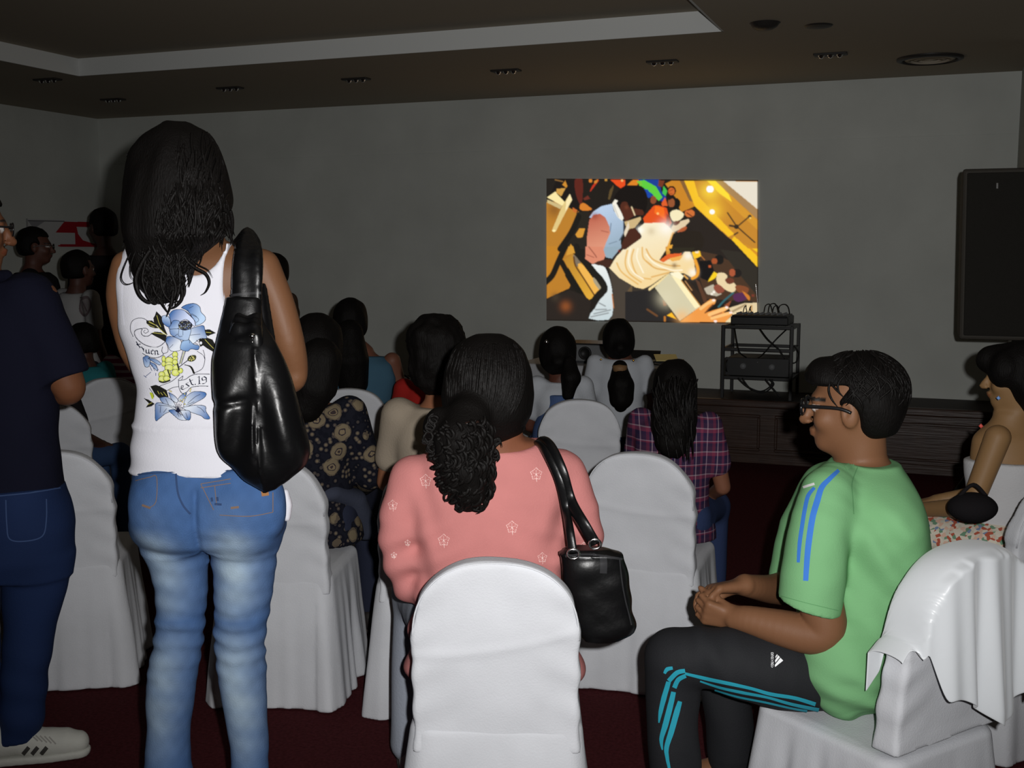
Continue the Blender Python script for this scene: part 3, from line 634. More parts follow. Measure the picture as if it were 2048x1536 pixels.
# yaw: turn of the way the chair faces, 0 = straight away from the camera, + = towards the left
def place(i, px, d, yaw, label, sc=1):
    t = dup(CHAIR[i], (0, 0, 0), 0, label); setchair(t, at(px, d), yaw)
    for ch in t.children_recursive: pass
    return t
setchair(CHAIR[0], at(992, 2.43), -1)
CHAIR[1] = make_chair('white covered chair in front of the girl in the plaid shirt', 2.1, .008); setchair(CHAIR[1], at(1287, 3.72), -19)
CHAIR[2] = make_chair('white covered chair behind the legs of the standing girl, under her black bag', 4.0, .008); setchair(CHAIR[2], at(540, 3.6), -5)
place(1, 106, 3.75, 10, 'white covered chair beside the jeans of the man in navy at the left edge')
place(2, 702, 5.45, 0, 'white covered chair with rounded top just behind the floral blouse, backing the woman in blue')
place(0, 872, 3.52, 4, 'white covered chair of the beige-shirted person, mostly hidden by the woman in pink')
place(2, 1158, 5.05, 0, 'white rounded chair back just below the two schoolgirls with tied hair')
place(0, 208, 5.9, 40, 'grey-looking white chair far left, between the man in navy and the standing girl')
place(1, 90, 4.95, 18, 'white chair at far left, half hidden behind the arm of the man in navy')
place(2, 2125, 3.25, 18, 'white covered chair of the woman in the strapless top at the right edge')
place(0, 1905, 2.50, 33, 'white covered chair of the boy in green, with satin cloth over it')
# ================================================================= rack, table, sound gear
blk = mat('black_metal', srgb(24, 24, 24), .45, spec=.4); blkp = mat('black_plastic', srgb(30, 30, 30), .5, spec=.4, bump=.05, bscale=200); grylm = mat('grey_plastic', srgb(120, 122, 124), .5)
cable = mat('black_cable', srgb(20, 20, 20), .5)
def yof(px, y): r = W(ray(px, 640)); return r[0]/r[1]*y
RY = 8.15
def wx(px, y=RY): r = W(ray(px, 700)); return r[0]/r[1]*y
x0, x1 = wx(1456), wx(1590); zt = wall_hit(1520, 648, RY)[2]; dy = .19
rk = thing('equipment_rack', 'open black metal equipment rack on the stage below the picture\'s right corner', 'rack', ((x0+x1)/2, RY, ZS), view=False); rk['base'] = [(x0+x1)/2, RY, ZS]
for x in (x0, x1):
    for y in (RY-dy, RY+dy): wpart('upright', bevel_box(x-.011, x+.011, y-.011, y+.011, ZS+.005, zt, .002, 1), blk, rk)
def frame(z, n, t=.011):
    m = [bevel_box(x0-.01, x1+.01, y-.009, y+.009, z-t, z+t, .002, 1) for y in (RY-dy, RY+dy)]+[bevel_box(x-.009, x+.009, RY-dy, RY+dy, z-t, z+t, .002, 1) for x in (x0, x1)]
    return wpart(n, join(m), blk, rk)
zz = lambda py: wall_hit(1520, py, RY-dy)[2]
frame(zt-.012, 'top_frame'); frame(zz(700), 'middle_frame'); frame(zz(757), 'bottom_frame')
wpart('shelf_tray', box(x0, x1, RY-dy, RY+dy, zz(757)-.01, zz(757)+.004), blk, rk)
def setb(t, c): t['base'] = [float(q) for q in c]; return t
zm = zt+.001
mx = setb(thing('audio_mixer', 'flat black audio mixer with looped cables lying on top of the rack', 'mixer', ((x0+x1)/2+.01, RY, zm), view=False), ((x0+x1)/2+.01, RY, zm))
xm = (x0+x1)/2+.005
wpart('chassis', bevel_box(xm-.2, xm+.2, RY-.16, RY+.16, zm, zm+.06, .008), blkp, mx)
wpart('control_panel', bevel_box(xm-.19, xm+.19, RY-.17, RY+.15, zm+.055, zm+.07, .006), blk, mx)
for k in range(9):
    for j in range(3): wpart('knob', lathe((xm-.16+.04*k, RY-.11+.07*j, zm+.07), [(.009, 0), (.008, .014), (0, .015)], 10), grylm, mx, smooth=True)
for k, (a, b, hh) in enumerate(((-.15, -.13, .055), (-.11, -.1, .05), (.0, .05, .07), (.03, .09, .075), (.06, .1, .06), (.1, .17, .07))):
    wpart('patch_cable', tube([(xm+a, RY+.05, zm+.07), (xm+a+.01, RY+.05, zm+.07+hh*.8), (xm+(a+b)/2+.01, RY+.06, zm+.07+hh), (xm+b, RY+.06, zm+.07+hh*.7), (xm+b+.01, RY+.07, zm+.07)], .0035, 6), cable, mx, smooth=True)
wpart('antenna', tube([(xm-.055, RY+.12, zm+.06), (xm-.06, RY+.12, zm+.16), (xm-.075, RY+.12, zm+.29)], .0025, 6), chrome, mx, smooth=True)
za_ = zz(757)+.0125
am = setb(thing('power_amplifier', 'black amplifier with tangled cables on the lower shelf of the rack', 'amplifier', ((x0+x1)/2, RY, za_), view=False), ((x0+x1)/2, RY, za_))
wpart('case', bevel_box(x0+.03, x1-.03, RY-.17, RY+.16, za_, za_+.13, .006), blkp, am)
wpart('front_plate', bevel_box(x0+.015, x1-.015, RY-.182, RY-.165, za_, za_+.13, .004), blk, am)
for k in (-1, 1): wpart('volume_knob', lathe((xm+.1*k, RY-.182, za_+.07), [(.022, 0), (.02, .02), (0, .021)], 16, (0, -1, 0)), grylm, am, smooth=True)
wpart('handle', tube([(x0+.03, RY-.18, za_+.03), (x0+.03, RY-.215, za_+.04), (x0+.03, RY-.215, za_+.1), (x0+.03, RY-.18, za_+.11)], .005, 8), blk, am, smooth=True)
wpart('status_light', lathe((xm, RY-.182, za_+.1), [(.004, 0), (.003, .003), (0, .004)], 8, (0, -1, 0)), grylm, am)
ca = [[(x0+.06, RY-.1, zt-.02), (x0+.09, RY-.16, zt-.12), (x0+.12, RY-.214, za_+.17), (x0+.16, RY-.17, za_+.131)],
      [(xm, RY-.14, zt-.02), (xm+.07, RY-.214, zt-.09), (xm+.15, RY-.214, zt-.16), (xm+.19, RY-.214, za_+.132)], [(x1-.04, RY-.14, zt-.02), (xm+.13, RY-.216, zt-.09), (xm+.04, RY-.216, za_+.16), (xm, RY-.16, za_+.132)],
      [(x1+.01, RY-.14, za_+.22), (x1+.045, RY-.15, za_+.17), (x1+.03, RY-.16, za_+.11), (x1-.02, RY-.17, za_+.1)],
      [(xm-.13, RY-.212, za_-.012), (xm-.06, RY-.216, za_-.07), (xm+.03, RY-.216, za_-.1), (xm+.1, RY-.216, za_-.06), (xm+.11, RY-.214, za_-.012)],
      [(xm-.1, RY-.212, za_-.012), (xm-.04, RY-.21, za_-.085), (xm+.05, RY-.21, za_-.11), (xm+.12, RY-.21, za_-.05), (xm+.09, RY-.214, za_-.012)],
      [(xm+.06, RY-.214, za_-.012), (xm+.12, RY-.216, za_-.08), (xm+.17, RY-.216, ZS+.03)]]
for q in ca: wpart('hanging_cable', tube(q, .005, 6), cable, am, smooth=True)
# table under a white cloth, with projector and papers
TY = 7.42; tx0, tx1 = wx(1062, TY), wx(1345, TY); tz = .735
tclm = mat('white_table_cloth', srgb(190, 192, 196), .9, bump=.1, bscale=150)
tb = setb(thing('side_table', 'table under a white cloth before the stage, behind the schoolgirls\' heads', 'table', ((tx0+tx1)/2, TY, 0), view=False), ((tx0+tx1)/2, TY, 0))
fl = Field(.012)
def cloth(P):
    x, y, z = P[..., 0]-(tx0+tx1)/2, P[..., 1]-TY, P[..., 2]
    u = np.clip((tz-z)/tz, 0, 1); th = np.arctan2(y*2, x)
    fo = .016*np.sin(22*th+1)*u+.01*np.sin(37*th)*u
    hx, hy = (tx1-tx0)/2+.03*u, .3+.03*u
    dx, dy_ = np.abs(x)-hx+.03, np.abs(y)-hy+.03
    d = np.sqrt(np.maximum(dx, 0)**2+np.maximum(dy_, 0)**2)+np.minimum(np.maximum(dx, dy_), 0)-.03-fo
    return np.maximum(np.maximum(d, z-tz), .006-z)
fl.add(cloth, (tx0-.08, TY-.4, 0), (tx1+.08, TY+.4, tz)); wpart('table_cloth', fl.build(), tclm, tb, smooth=True)
pxc = wx(1180, TY-.05); pz = tz+.002
pj = setb(thing('projector', 'grey projector box with round lens facing us, on the cloth-covered table', 'projector', (pxc, TY-.05, pz), view=False), (pxc, TY-.05, pz))
wpart('case', bevel_box(pxc-.15, pxc+.15, TY-.16, TY+.12, pz+.012, pz+.13, .012), grylm, pj)
wpart('lens_ring', lathe((pxc, TY-.16, pz+.07), [(.045, -.004), (.045, .012), (.035, .014), (.032, .004), (0, .004)], 24, (0, -1, 0)), blkp, pj, smooth=True)
wpart('top_lid', bevel_box(pxc-.152, pxc+.152, TY-.165, TY+.122, pz+.125, pz+.136, .004), blkp, pj)
for s in (-1, 1): wpart('foot', lathe((pxc+.11*s, TY-.1, pz), [(.014, 0), (.014, .013), (0, .013)], 12), blkp, pj)
pap = mat('cream_paper', srgb(250, 232, 160), .8, spec=.1)
px2 = wx(1312, TY); lp = setb(thing('notebook_computer', 'open dark notebook computer beside the ponytail girl\'s head on the white table', 'notebook', (px2-.14, TY, pz), view=False), (px2-.14, TY, pz))
wpart('keyboard_base', bevel_box(px2-.3, px2-.0, TY-.12, TY+.1, pz, pz+.02, .004), blkp, lp)
wpart('screen_lid', [[(x, y+(z-pz-.02)*.9, z) for x, y, z in bevel_box(px2-.3, px2-.0, TY+.09, TY+.1, pz+.018, pz+.075, .003, 1)[0]], bevel_box(px2-.3, px2-.0, TY+.09, TY+.1, pz+.018, pz+.075, .003, 1)[1]], blkp, lp)
def sheet(name, cx, cy, z, w, d, rot, til, lab):
    v, f = bevel_box(-w/2, w/2, -d/2, d/2, 0, .004, .001, 1); cr, sr = math.cos(rot), math.sin(rot)
    v = [(cx+x*cr-y*sr, cy+x*sr+y*cr, z_+z+til*(y+d/2)) for x, y, z_ in v]; o = mesh_obj(name, np.array(v)-np.array((cx, cy, z)), f, pap, None, False, loc=(cx, cy, z)); tag(o, lab, 'paper', 'papers on the cloth-covered table'); return o
sheet('paper_sheet', px2+.075, TY-.02, pz+.028, .15, .16, .35, .18, 'bright cream sheet propped at the table\'s end, tip sticking out'); sheet('paper_sheet', px2-.09, TY-.2, pz+.001, .15, .1, .1, .1, 'short cream paper strip lying low in front of the notebook computer')
bk = setb(thing('document_box', 'dark flat box under the propped cream sheet on the white table', 'box', (px2+.1, TY+.0, pz), view=False), (px2+.1, TY, pz)); wpart('base', bevel_box(px2+.01, px2+.17, TY-.1, TY+.1, pz, pz+.02, .004), blkp, bk); wpart('lid', bevel_box(px2+.008, px2+.172, TY-.102, TY+.102, pz+.019, pz+.027, .003), blk, bk)
wpart('lead', tube([(px2-.02, TY-.1, pz+.01), (px2+.08, TY-.22, pz+.015), (px2+.12, TY-.3, pz), (px2+.13, TY-.37, tz-.1), (px2+.11, TY-.38, .4)], .004, 6), cable, lp, smooth=True)
# big loudspeaker on a stand at the right
D_ = 5.6
pa, pb, pc = V(1926, 338, D_), V(1910, 677, D_), V(2048, 338, D_)
w_ = .62; z1s, z0s = pa[2], pb[2]
sp = thing('loudspeaker', 'large dark rectangular loudspeaker high on a stand at the right edge', 'loudspeaker', (pa[0]+w_/2, D_, z0s))
def spk(v):   # tilted slightly forward
    v = np.array(v, float); t = (z1s-v[:, 2])/(z1s-z0s); v[:, 0] += (pb[0]-pa[0])*t*1.0; v[:, 1] += -.05*t; return v
TH = math.radians(20)
def turn(v): v = np.array(v, float); u, w = v[:, 0]-pa[0], v[:, 1]-D_; v[:, 0] = pa[0]+u*math.cos(TH)+w*math.sin(TH); v[:, 1] = D_-u*math.sin(TH)+w*math.cos(TH); return v
def sbox(x0, x1, y0, y1, z0, z1, r=.01): v, f = bevel_box(x0, x1, y0, y1, z0, z1, r); return spk(turn(v)), f
ax_ = pa[0]
spm = mat('speaker_cabinet', srgb(62, 58, 52), .7, bump=.2, bscale=120); grl = mat('speaker_grille', srgb(48, 46, 42), .8, bump=.8, bscale=500)
part('cabinet', sbox(ax_, ax_+w_, D_, D_+.38, z0s, z1s, .012), spm, sp, smooth=False)
part('grille', sbox(ax_+.02, ax_+w_-.02, D_-.008, D_+.01, z0s+.02, z1s-.02, .006), grl, sp, smooth=False)
part('highlight_chip', sbox(ax_+.15, ax_+.162, D_-.011, D_-.006, z1s-.1, z1s-.07, .002), chrome, sp, smooth=False)  # chrome chip modelled in place of a small highlight near the top
stn = thing('speaker_stand', 'black tripod stand carrying the large loudspeaker, behind the seated woman at right', 'stand', (pa[0]+w_/2, D_+.2, 0))
cx_, cy_ = turn([(pa[0]+w_/2, D_+.19, 0)])[0][:2]+np.array((-.04, -.04))
part('pole', tube([(cx_, cy_, .12), (cx_, cy_, z0s-.002)], .018, 12), blk, stn); part('collar', lathe((cx_, cy_, .7), [(.0, -.04), (.034, -.04), (.034, .04), (0, .04)], 16), blk, stn)
for k in range(3):
    a = k*2*PI/3+.5; part('leg', tube([(cx_, cy_, .68), (cx_+.38*math.cos(a), cy_+.38*math.sin(a), .02)], .012, 8), blk, stn)
# red and white sign board on the left wall
def lw(px, py): return wallx_hit(px, py, XL+.02)
s0, s1 = lw(55, 437), lw(222, 492)
by0, by1, bz1, bz0 = s0[1], s1[1], s0[2], s1[2]-.01
sg = setb(thing('wall_sign', 'red and white sign board on the left wall behind the people standing there', 'sign', (XL, by0, bz0), view=False), (XL, by0, bz0))
wpart('board', box(XL+.002, XL+.02, by0, by1, bz0, bz1), mat('sign_board', srgb(150, 150, 150), .6), sg)
sc_ = Canvas(0, 167, 0, 58, .7, (200, 200, 200)); RD = (170, 30, 44)
K = lambda *p: [((a/3.838-55), (b/3.838+380-437)) for a, b in zip(p[::2], p[1::2])]
sc_.poly(K(410, 325, 480, 235, 860, 225, 860, 440, 440, 440, 440, 420, 560, 420, 560, 325), RD); sc_.poly(K(575, 275, 685, 272, 690, 320, 720, 345, 760, 345, 800, 345, 800, 410, 700, 412, 620, 385, 585, 335), (200, 200, 200)); sc_.line(K(215, 235, 480, 232), 2, (90, 90, 95)); sc_.poly(K(215, 240, 330, 240, 250, 300), (150, 150, 155)); sc_.line(K(430, 432, 860, 432), 3, RD)
u, f = sc_.faces(sc_.a > .5)
vs = np.stack([np.full(len(u), XL+.0215), by0+(by1-by0)*sc_.X.ravel()[u]/167, bz1+(bz0-bz1)*sc_.Y.ravel()[u]/58], 1)
o = mesh_obj('lettering', vs-np.array(sg['base'][:]), f, mat('sign_paint', (.5, .5, .5), .5, attr=True), sg, True, sc_.rgb.reshape(-1, 3)[u])
# ================================================================= people: shared building code
skinm = mat('skin', (.3, .18, .12), .55, spec=.3, attr=True, bump=.04, bscale=300)
hairm = mat('black_hair', srgb(14, 12, 11), .6, spec=.1, bump=.35, bscale=110, bstretch=(3, 3, .35))
hairs = mat('black_hair_sheen', srgb(15, 13, 12), .5, spec=.13, bump=.3, bscale=140, bstretch=(3, 3, .3))
shoem = mat('dark_shoe', srgb(38, 34, 34), .6); soleb = mat('shoe_sole', srgb(60, 55, 52), .8)
SK = lambda *c: np.array(srgb(*c)[:3])
def rz(a): c, s = math.cos(a), math.sin(a); return np.array(((c, -s, 0), (s, c, 0), (0, 0, 1.)))
def headframe(yaw, pitch=0, roll=0):
    """columns: right, forward, up.  yaw deg: 0 = looking away from the camera, + = to the left; pitch + = looks down"""
    R = np.array(Matrix.Rotation(math.radians(yaw), 3, 'Z') @ Matrix.Rotation(-math.radians(pitch), 3, 'X') @ Matrix.Rotation(math.radians(roll), 3, 'Y'))
    return R
class Head:
    def __init__(s, c, R, sc=1.0): s.c = np.array(c, float); s.R = R; s.s = sc
    def g(s, *p): return s.c+s.R@(np.array(p, float)*s.s)
    def ops(s, F, neck=None, nr=.052, ears=True):
        k = s.s; g = s.g
        F.ell(g(0, -.012, .028), np.array((.073, .093, .085))*k, .02*k, s.R); F.ell(g(0, .028, -.045), np.array((.056, .058, .068))*k, .04*k, s.R)
        F.ell(g(0, .06, -.09), np.array((.026, .02, .018))*k, .03*k, s.R); F.ell(g(0, .078, .018), np.array((.05, .014, .012))*k, .02*k, s.R)
        for x in (-1, 1):
            F.ell(g(.04*x, .058, -.03), np.array((.022, .022, .022))*k, .02*k, s.R)
            F.ell(g(.032*x, .094, .0), np.array((.019, .014, .011))*k, .008*k, s.R, sub=True); F.ell(g(.032*x, .076, .0), np.array((.013, .013, .012))*k, .004*k, s.R)
            if ears:
                F.ell(g(.076*x, -.006, -.008), np.array((.009, .02, .033))*k, .006*k, s.R); F.ell(g(.085*x, .001, -.004), np.array((.006, .009, .016))*k, .004*k, s.R, sub=True)
        F.cone(g(0, .088, .008), g(0, .11, -.034), .008*k, .013*k, .012*k)
        for x in (-1, 1): F.ell(g(.012*x, .1, -.037), np.array((.008, .01, .007))*k, .006*k, s.R)
        F.ell(g(0, .088, -.058), np.array((.024, .011, .006))*k, .008*k, s.R); F.ell(g(0, .086, -.068), np.array((.02, .011, .007))*k, .006*k, s.R)
        if neck is not None: F.chain([g(0, -.018, -.04), np.array(neck)*.5+g(0, -.022, -.09)*.5, neck], [nr*k*1.02, nr*k, nr*k*1.12], .03*k)
    def color(s, v, skin, lip=.68):
        q = ((v-s.c)@s.R)/s.s; col = np.tile(skin, (len(v), 1)); x, y, z = np.abs(q[:, 0]), q[:, 1], q[:, 2]
        near = (y > .05) & (np.abs(z) < .14) & (x < .09)
        col[near & ((((x-.032)/.017)**2+(z/.0085)**2) < 1)] = (.55, .52, .5); col[near & (((x-.032)**2+z*z) < .0062**2)] = (.012, .01, .01)
        col[near & (np.abs(z-.02-.06*(.03-np.abs(x-.03))) < .0045) & (x > .012) & (x < .055)] = (.015, .012, .01)
        lm = near & (((x/.024)**2+((z+.063)/.011)**2) < 1); col[lm] = np.array((skin[0]*.95, skin[1]*lip, skin[2]*lip))
        return col
    def hair(s, name, parent, style='short', m=None, h=.006, seed=1, vol=1.0, extra=None, noise_a=.004):
        k = s.s; g = s.g; F = Field(h)
        F.ell(g(0, -.02, .036), np.array((.088*vol, .106*vol, .098*vol))*k, .01*k, s.R)
        if style in ('short', 'curly'):
            F.ell(g(0, -.05, -.02), np.array((.08*vol, .066*vol, .075*vol))*k, .03*k, s.R)
        else:
            F.ell(g(0, -.045, -.02), np.array((.088*vol, .08*vol, .085*vol))*k, .03*k, s.R)
        # free the face and neck
        F.sub(lambda P: (lambda q: np.maximum(np.maximum(.03-q[..., 1]-.55*np.maximum(q[..., 2]-.03, 0), q[..., 2]-.062-.0*q[..., 1]), np.abs(q[..., 0])-.2))(((P-s.c)@s.R)/k)*k, s.c-.3*k, s.c+.3*k, .012*k)
        if style in ('short',):
            F.sub(lambda P: (lambda q: np.maximum(q[..., 2]+.06, -.2-q[..., 1]))(((P-s.c)@s.R)/k)*k, s.c-.3*k, s.c+.3*k, .02*k)
            for x in (-1, 1): F.ell(g(.085*x, .0, -.012), np.array((.03, .03, .04))*k, .01*k, s.R, sub=True)
        if extra is not None: extra(F, s)
        na = noise_a if style != 'curly' else .010
        fr = (14, 14, 5) if style != 'curly' else (16, 16, 16)
        F.disp(lambda P: na*noise(P, fr, seed)+na*.6*noise(P, tuple(2.2*f for f in fr), seed+3))
        return part(name, F.build(), m or hairm, parent)
def strands(name, parent, paths, m=None, k=5, n=6):
    ps = []
    for pts, r in paths: ps.append(tube(pts, r, k, n))
    v, f = join(ps); return part(name, (np.array(v), f), m or hairs, parent)
def hand(F, wrist, d, pn, sc=1.0, curl=.5, side=1, spread=.06, thumb=.7, k=.006, tl=1.0):
    """palm plus five fingers. d: direction of the hand, pn: palm normal (fingers curl towards it), side: +1 thumb on d x pn side"""
    d = np.array(d, float); d /= np.linalg.norm(d); pn = np.array(pn, float); pn -= d*pn.dot(d); pn /= np.linalg.norm(pn)
    l = np.cross(d, pn)*side; w = np.array(wrist, float); S = sc
    kn = w+d*.088*S
    for o, r in ((-.03, .0115), (-.01, .0135), (.012, .0135), (.032, .0125)): F.cone(w+l*o*.55*S+d*.005*S, kn+l*o*S, .0165*S, r*S, .012)
    L = (.088, .098, .09, .07); offs = (.032, .011, -.011, -.031); R_ = (.0092, .0096, .0092, .0082)
    for i in range(4):
        c = curl if np.isscalar(curl) else curl[i]
        p = kn+l*offs[i]*S; a = c*.5; dirv = d*math.cos(spread*(1.5-i))+l*math.sin(spread*(1.5-i))
        pts, rs = [p], [R_[i]*S*1.12]
        for seg, fr in enumerate((.45, .3, .25)):
            p = p+(dirv*math.cos(a)+pn*math.sin(a))*L[i]*fr*S; pts.append(p); rs.append(R_[i]*S*(1.0, .92, .8)[seg]); a += c*(.95, .75, .5)[seg]
        F.chain(pts, rs, k)
    b = w+d*.018*S+l*.024*S+pn*.006*S
    F.chain([b, b+(d*.55+l*.6*tl+pn*.25)*.045*S, b+(d*.8+l*.42*tl+pn*(.3+thumb*.3))*.08*S, b+(d*.95+l*.2*tl+pn*(.35+thumb*.5))*.105*S], [.016*S, .0125*S, .0105*S, .0085*S], .009)
def limb_pts(L): # [(px,py,d,rpx)] -> points, radii
    return [V(a, b, d) for a, b, d, r in L], [M(r, d) for a, b, d, r in L]
def silrows(rows, d, q=.62, pad=0):
    """rows of (py, left, right[, depth[, thickness ratio]]) seen outlines -> loft rows"""
    out = []
    for r in rows:
        dd = r[3] if len(r) > 3 else d; qq = r[4] if len(r) > 4 else q
        p = V((r[1]+r[2])/2, r[0], dd); rx = M((r[2]-r[1])/2, dd)+pad; out.append((p[2], p[0], p[1], max(rx, .002), max(rx*qq, .002)))
    return out
def shoes(parent, feet, yaw, sc=1.0, m=None, name='shoe'):
    R = rz(math.radians(yaw))
    for i, p in enumerate(feet):
        F = Field(.008); g = lambda x, y, z: np.array((p[0], p[1], 0))+R@np.array((x, y, z))*sc
        F.chain([g(0, -.05, .045), g(0, .06, .05), g(0, .15, .036)], [.042*sc, .042*sc, .036*sc], .02); F.chain([g(0, -.06, .075), g(0, -.03, .09)], [.036*sc, .036*sc], .02); F.plane((0, 0, .012), (0, 0, -1))
        sh = part(name, F.build(), m or shoem, parent)
        G = Field(.008); G.chain([g(0, -.055, .02), g(0, .06, .02), g(0, .155, .02)], [.046*sc, .046*sc, .039*sc], .02); G.plane((0, 0, .018), (0, 0, 1)); G.plane((0, 0, .001), (0, 0, -1)); part('sole', G.build(), soleb, sh)
def person(label, base, group=None): return thing('person', label, 'person', base, group)
def figure(label, px, d, ztop, yaw=0, sitting=True, build=1.0, skin=(92, 62, 46), top=None, bottom=None, sleeve='short', hair='short', headyaw=None, hpitch=0, hroll=0, lean=(0, 0),
           seat=.478, h=.011, hx=None, hairfn=None, hvol=1.0, skirt=False, arms=None, hy=0, hairmat=None, topfn=None, shoe=True, headsc=1.0, seed=1, topz=None):
    b = at(px, d); P = person(label, b); R = rz(math.radians(yaw)); up = (ztop-seat)/(1.265-.478) if sitting else ztop/1.66
    def g(x, y, z):
        if sitting:
            zz = seat+(z-.478)*up if z > .4999 else z*seat/.478
            k = (0 if z < .5 else (z-.5)/.7)
        else: zz = z*up; k = max(0, (z-.85)/.8)
        return b+R@np.array((x*build*up, y*up, 0))+np.array((lean[0]*k, lean[1]*k, zz))
    if sitting:
        nk, hc = g(0, .05, .99), g(0, .085, 1.145); sh = [g(.16*s, .04, .945) for s in (-1, 1)]; el = [g(.215*s, .1, .70) for s in (-1, 1)]; wr = [g(.1*s, .34, .60) for s in (-1, 1)]
        hip = [g(.085*s, .06, .56) for s in (-1, 1)]; kn = [g(.11*s, .45, .53) for s in (-1, 1)]; an = [g(.11*s, .47, .09) for s in (-1, 1)]
        rows = [(g(0, 0, z)[2], g(0, y, z)[0], g(0, y, z)[1], rx*build*up, ry*up) for z, y, rx, ry in ((.462, .08, .185, .15), (.52, .07, .18, .14), (.62, .05, .15, .12), (.74, .035, .155, .115), (.86, .03, .175, .115), (.93, .035, .165, .1), (.97, .045, .11, .075), (1.0, .05, .06, .055))]
    else:
        nk, hc = g(0, .0, 1.39), g(0, .03, 1.535); sh = [g(.17*s, 0, 1.345) for s in (-1, 1)]; el = [g(.22*s, .0, 1.06) for s in (-1, 1)]; wr = [g(.2*s, .1, .84) for s in (-1, 1)]
        hip = [g(.085*s, 0, .86) for s in (-1, 1)]; kn = [g(.09*s, .01, .47) for s in (-1, 1)]; an = [g(.09*s, -.01, .09) for s in (-1, 1)]
        rows = [(g(0, 0, z)[2], g(0, y, z)[0], g(0, y, z)[1], rx*build*up, ry*up) for z, y, rx, ry in ((.80, 0, .165, .12), (.92, 0, .17, .12), (1.04, 0, .145, .105), (1.16, 0, .155, .11), (1.27, 0, .175, .11), (1.34, 0, .16, .095), (1.375, 0, .1, .07), (1.405, 0, .06, .055))]
    if arms: el, wr = arms(el, wr, g)
    if hx is not None: q = V(hx, 700, hc[1]); hc = np.array((q[0], hc[1], hc[2]))
    hc = hc+np.array((0, hy, 0)); hs = min(1.0, .5+.5*up)*headsc*.97
    hc[2] = ztop-.112*hs-.01
    hd = Head(hc, headframe(yaw if headyaw is None else headyaw, hpitch, hroll), hs); sk = SK(*skin)
    if topz is not None:
        dz = topz-sh[0][2]; rows = [(r[0]+dz*np.clip((r[0]-seat-.1)/(sh[0][2]-seat-.1), 0, 1),)+r[1:] for r in rows]; sh = [p+(0, 0, dz) for p in sh]; nk = nk+(0, 0, dz)
    u = up
    F = Field(h*.8); hd.ops(F, nk, .05); rr = [(r[0], r[1], r[2], r[3]-.016, r[4]-.016) for r in rows]; F.loft(rr, .03)
    for i in (0, 1):
        F.chain([sh[i], el[i], wr[i]], [.044*u, .036*u, .025*u], .02); dd = wr[i]-el[i]; hand(F, wr[i], dd, (0, 0, -1), .9*u, .5, 1 if i == 0 else -1)
        F.chain([hip[i], kn[i], an[i]], [.07*u, .05*u, .035*u], .03); F.chain([an[i], an[i]+R@np.array((0, .12, -.05))*u], [.035*u, .026*u], .02)
    bv = F.build(); part('body', bv, skinm, P, cols=hd.color(bv[0], sk))
    if top is not None:
        T = Field(h)
        for i in (0, 1):
            if sleeve == 'short': e = sh[i]+(el[i]-sh[i])*.62; T.chain([sh[i], e], [.06*u, .057*u], .03); T.plane(e, el[i]-sh[i]) if False else None
            elif sleeve == 'long': T.chain([sh[i], el[i], wr[i]], [.06*u, .052*u, .04*u], .03)
            elif sleeve == 'cap': T.chain([sh[i], sh[i]+(el[i]-sh[i])*.2], [.056*u, .05*u], .03)
        T.loft([(r[0], r[1], r[2], r[3]+.006, r[4]+.006) for r in rows[:-1]], .03)
        if sleeve == 'none':
            for i in (0, 1): T.ell(sh[i]+R@np.array(((-1, 1)[i]*.05, 0, -.01)), (.05, .09, .085), .012, R, sub=True)
        if sleeve == 'strapless': T.plane((0, 0, sh[0][2]-.09), (0, 0, 1))
        if topfn: topfn(T, g)
        T.disp(lambda P_: .004*noise(P_, (4, 4, 7), seed+40)+.0025*noise(P_, (9, 9, 12), seed+50))
        tp = part('top', T.build(), top, P)
    if bottom is not None:
        L = Field(h)
        if skirt and sitting: L.chain([(hip[0]+hip[1])/2, (kn[0]+kn[1])/2], [.2*u, .185*u], .03, ((0, 0, 1), .5)); L.chain([(kn[0]+kn[1])/2+(0, 0, -.02), (kn[0]+kn[1])/2+(0, 0, -.12)], [.16*u, .165*u], .03, (R@np.array((0, 1., 0)), .5))
        else:
            for i in (0, 1): L.chain([hip[i], kn[i]], [.088*u, .065*u], .03); L.chain([kn[i], an[i]], [.065*u, .05*u], .03)
            L.loft([(r[0], r[1], r[2], r[3]*.96, r[4]*.96) for r in rows[:2]], .03)
        L.disp(lambda P_: .004*noise(P_, (6, 6, 4), seed+60)); part('skirt' if skirt else 'trousers', L.build(), bottom, P)
    if hair: hd.hair('hair', P, hair, hairmat, h*.7, seed, hvol, hairfn)
    if shoe: shoes(P, [a+R@np.array((0, .02, 0)) for a in an], yaw, .85*u)
    return P, hd, g
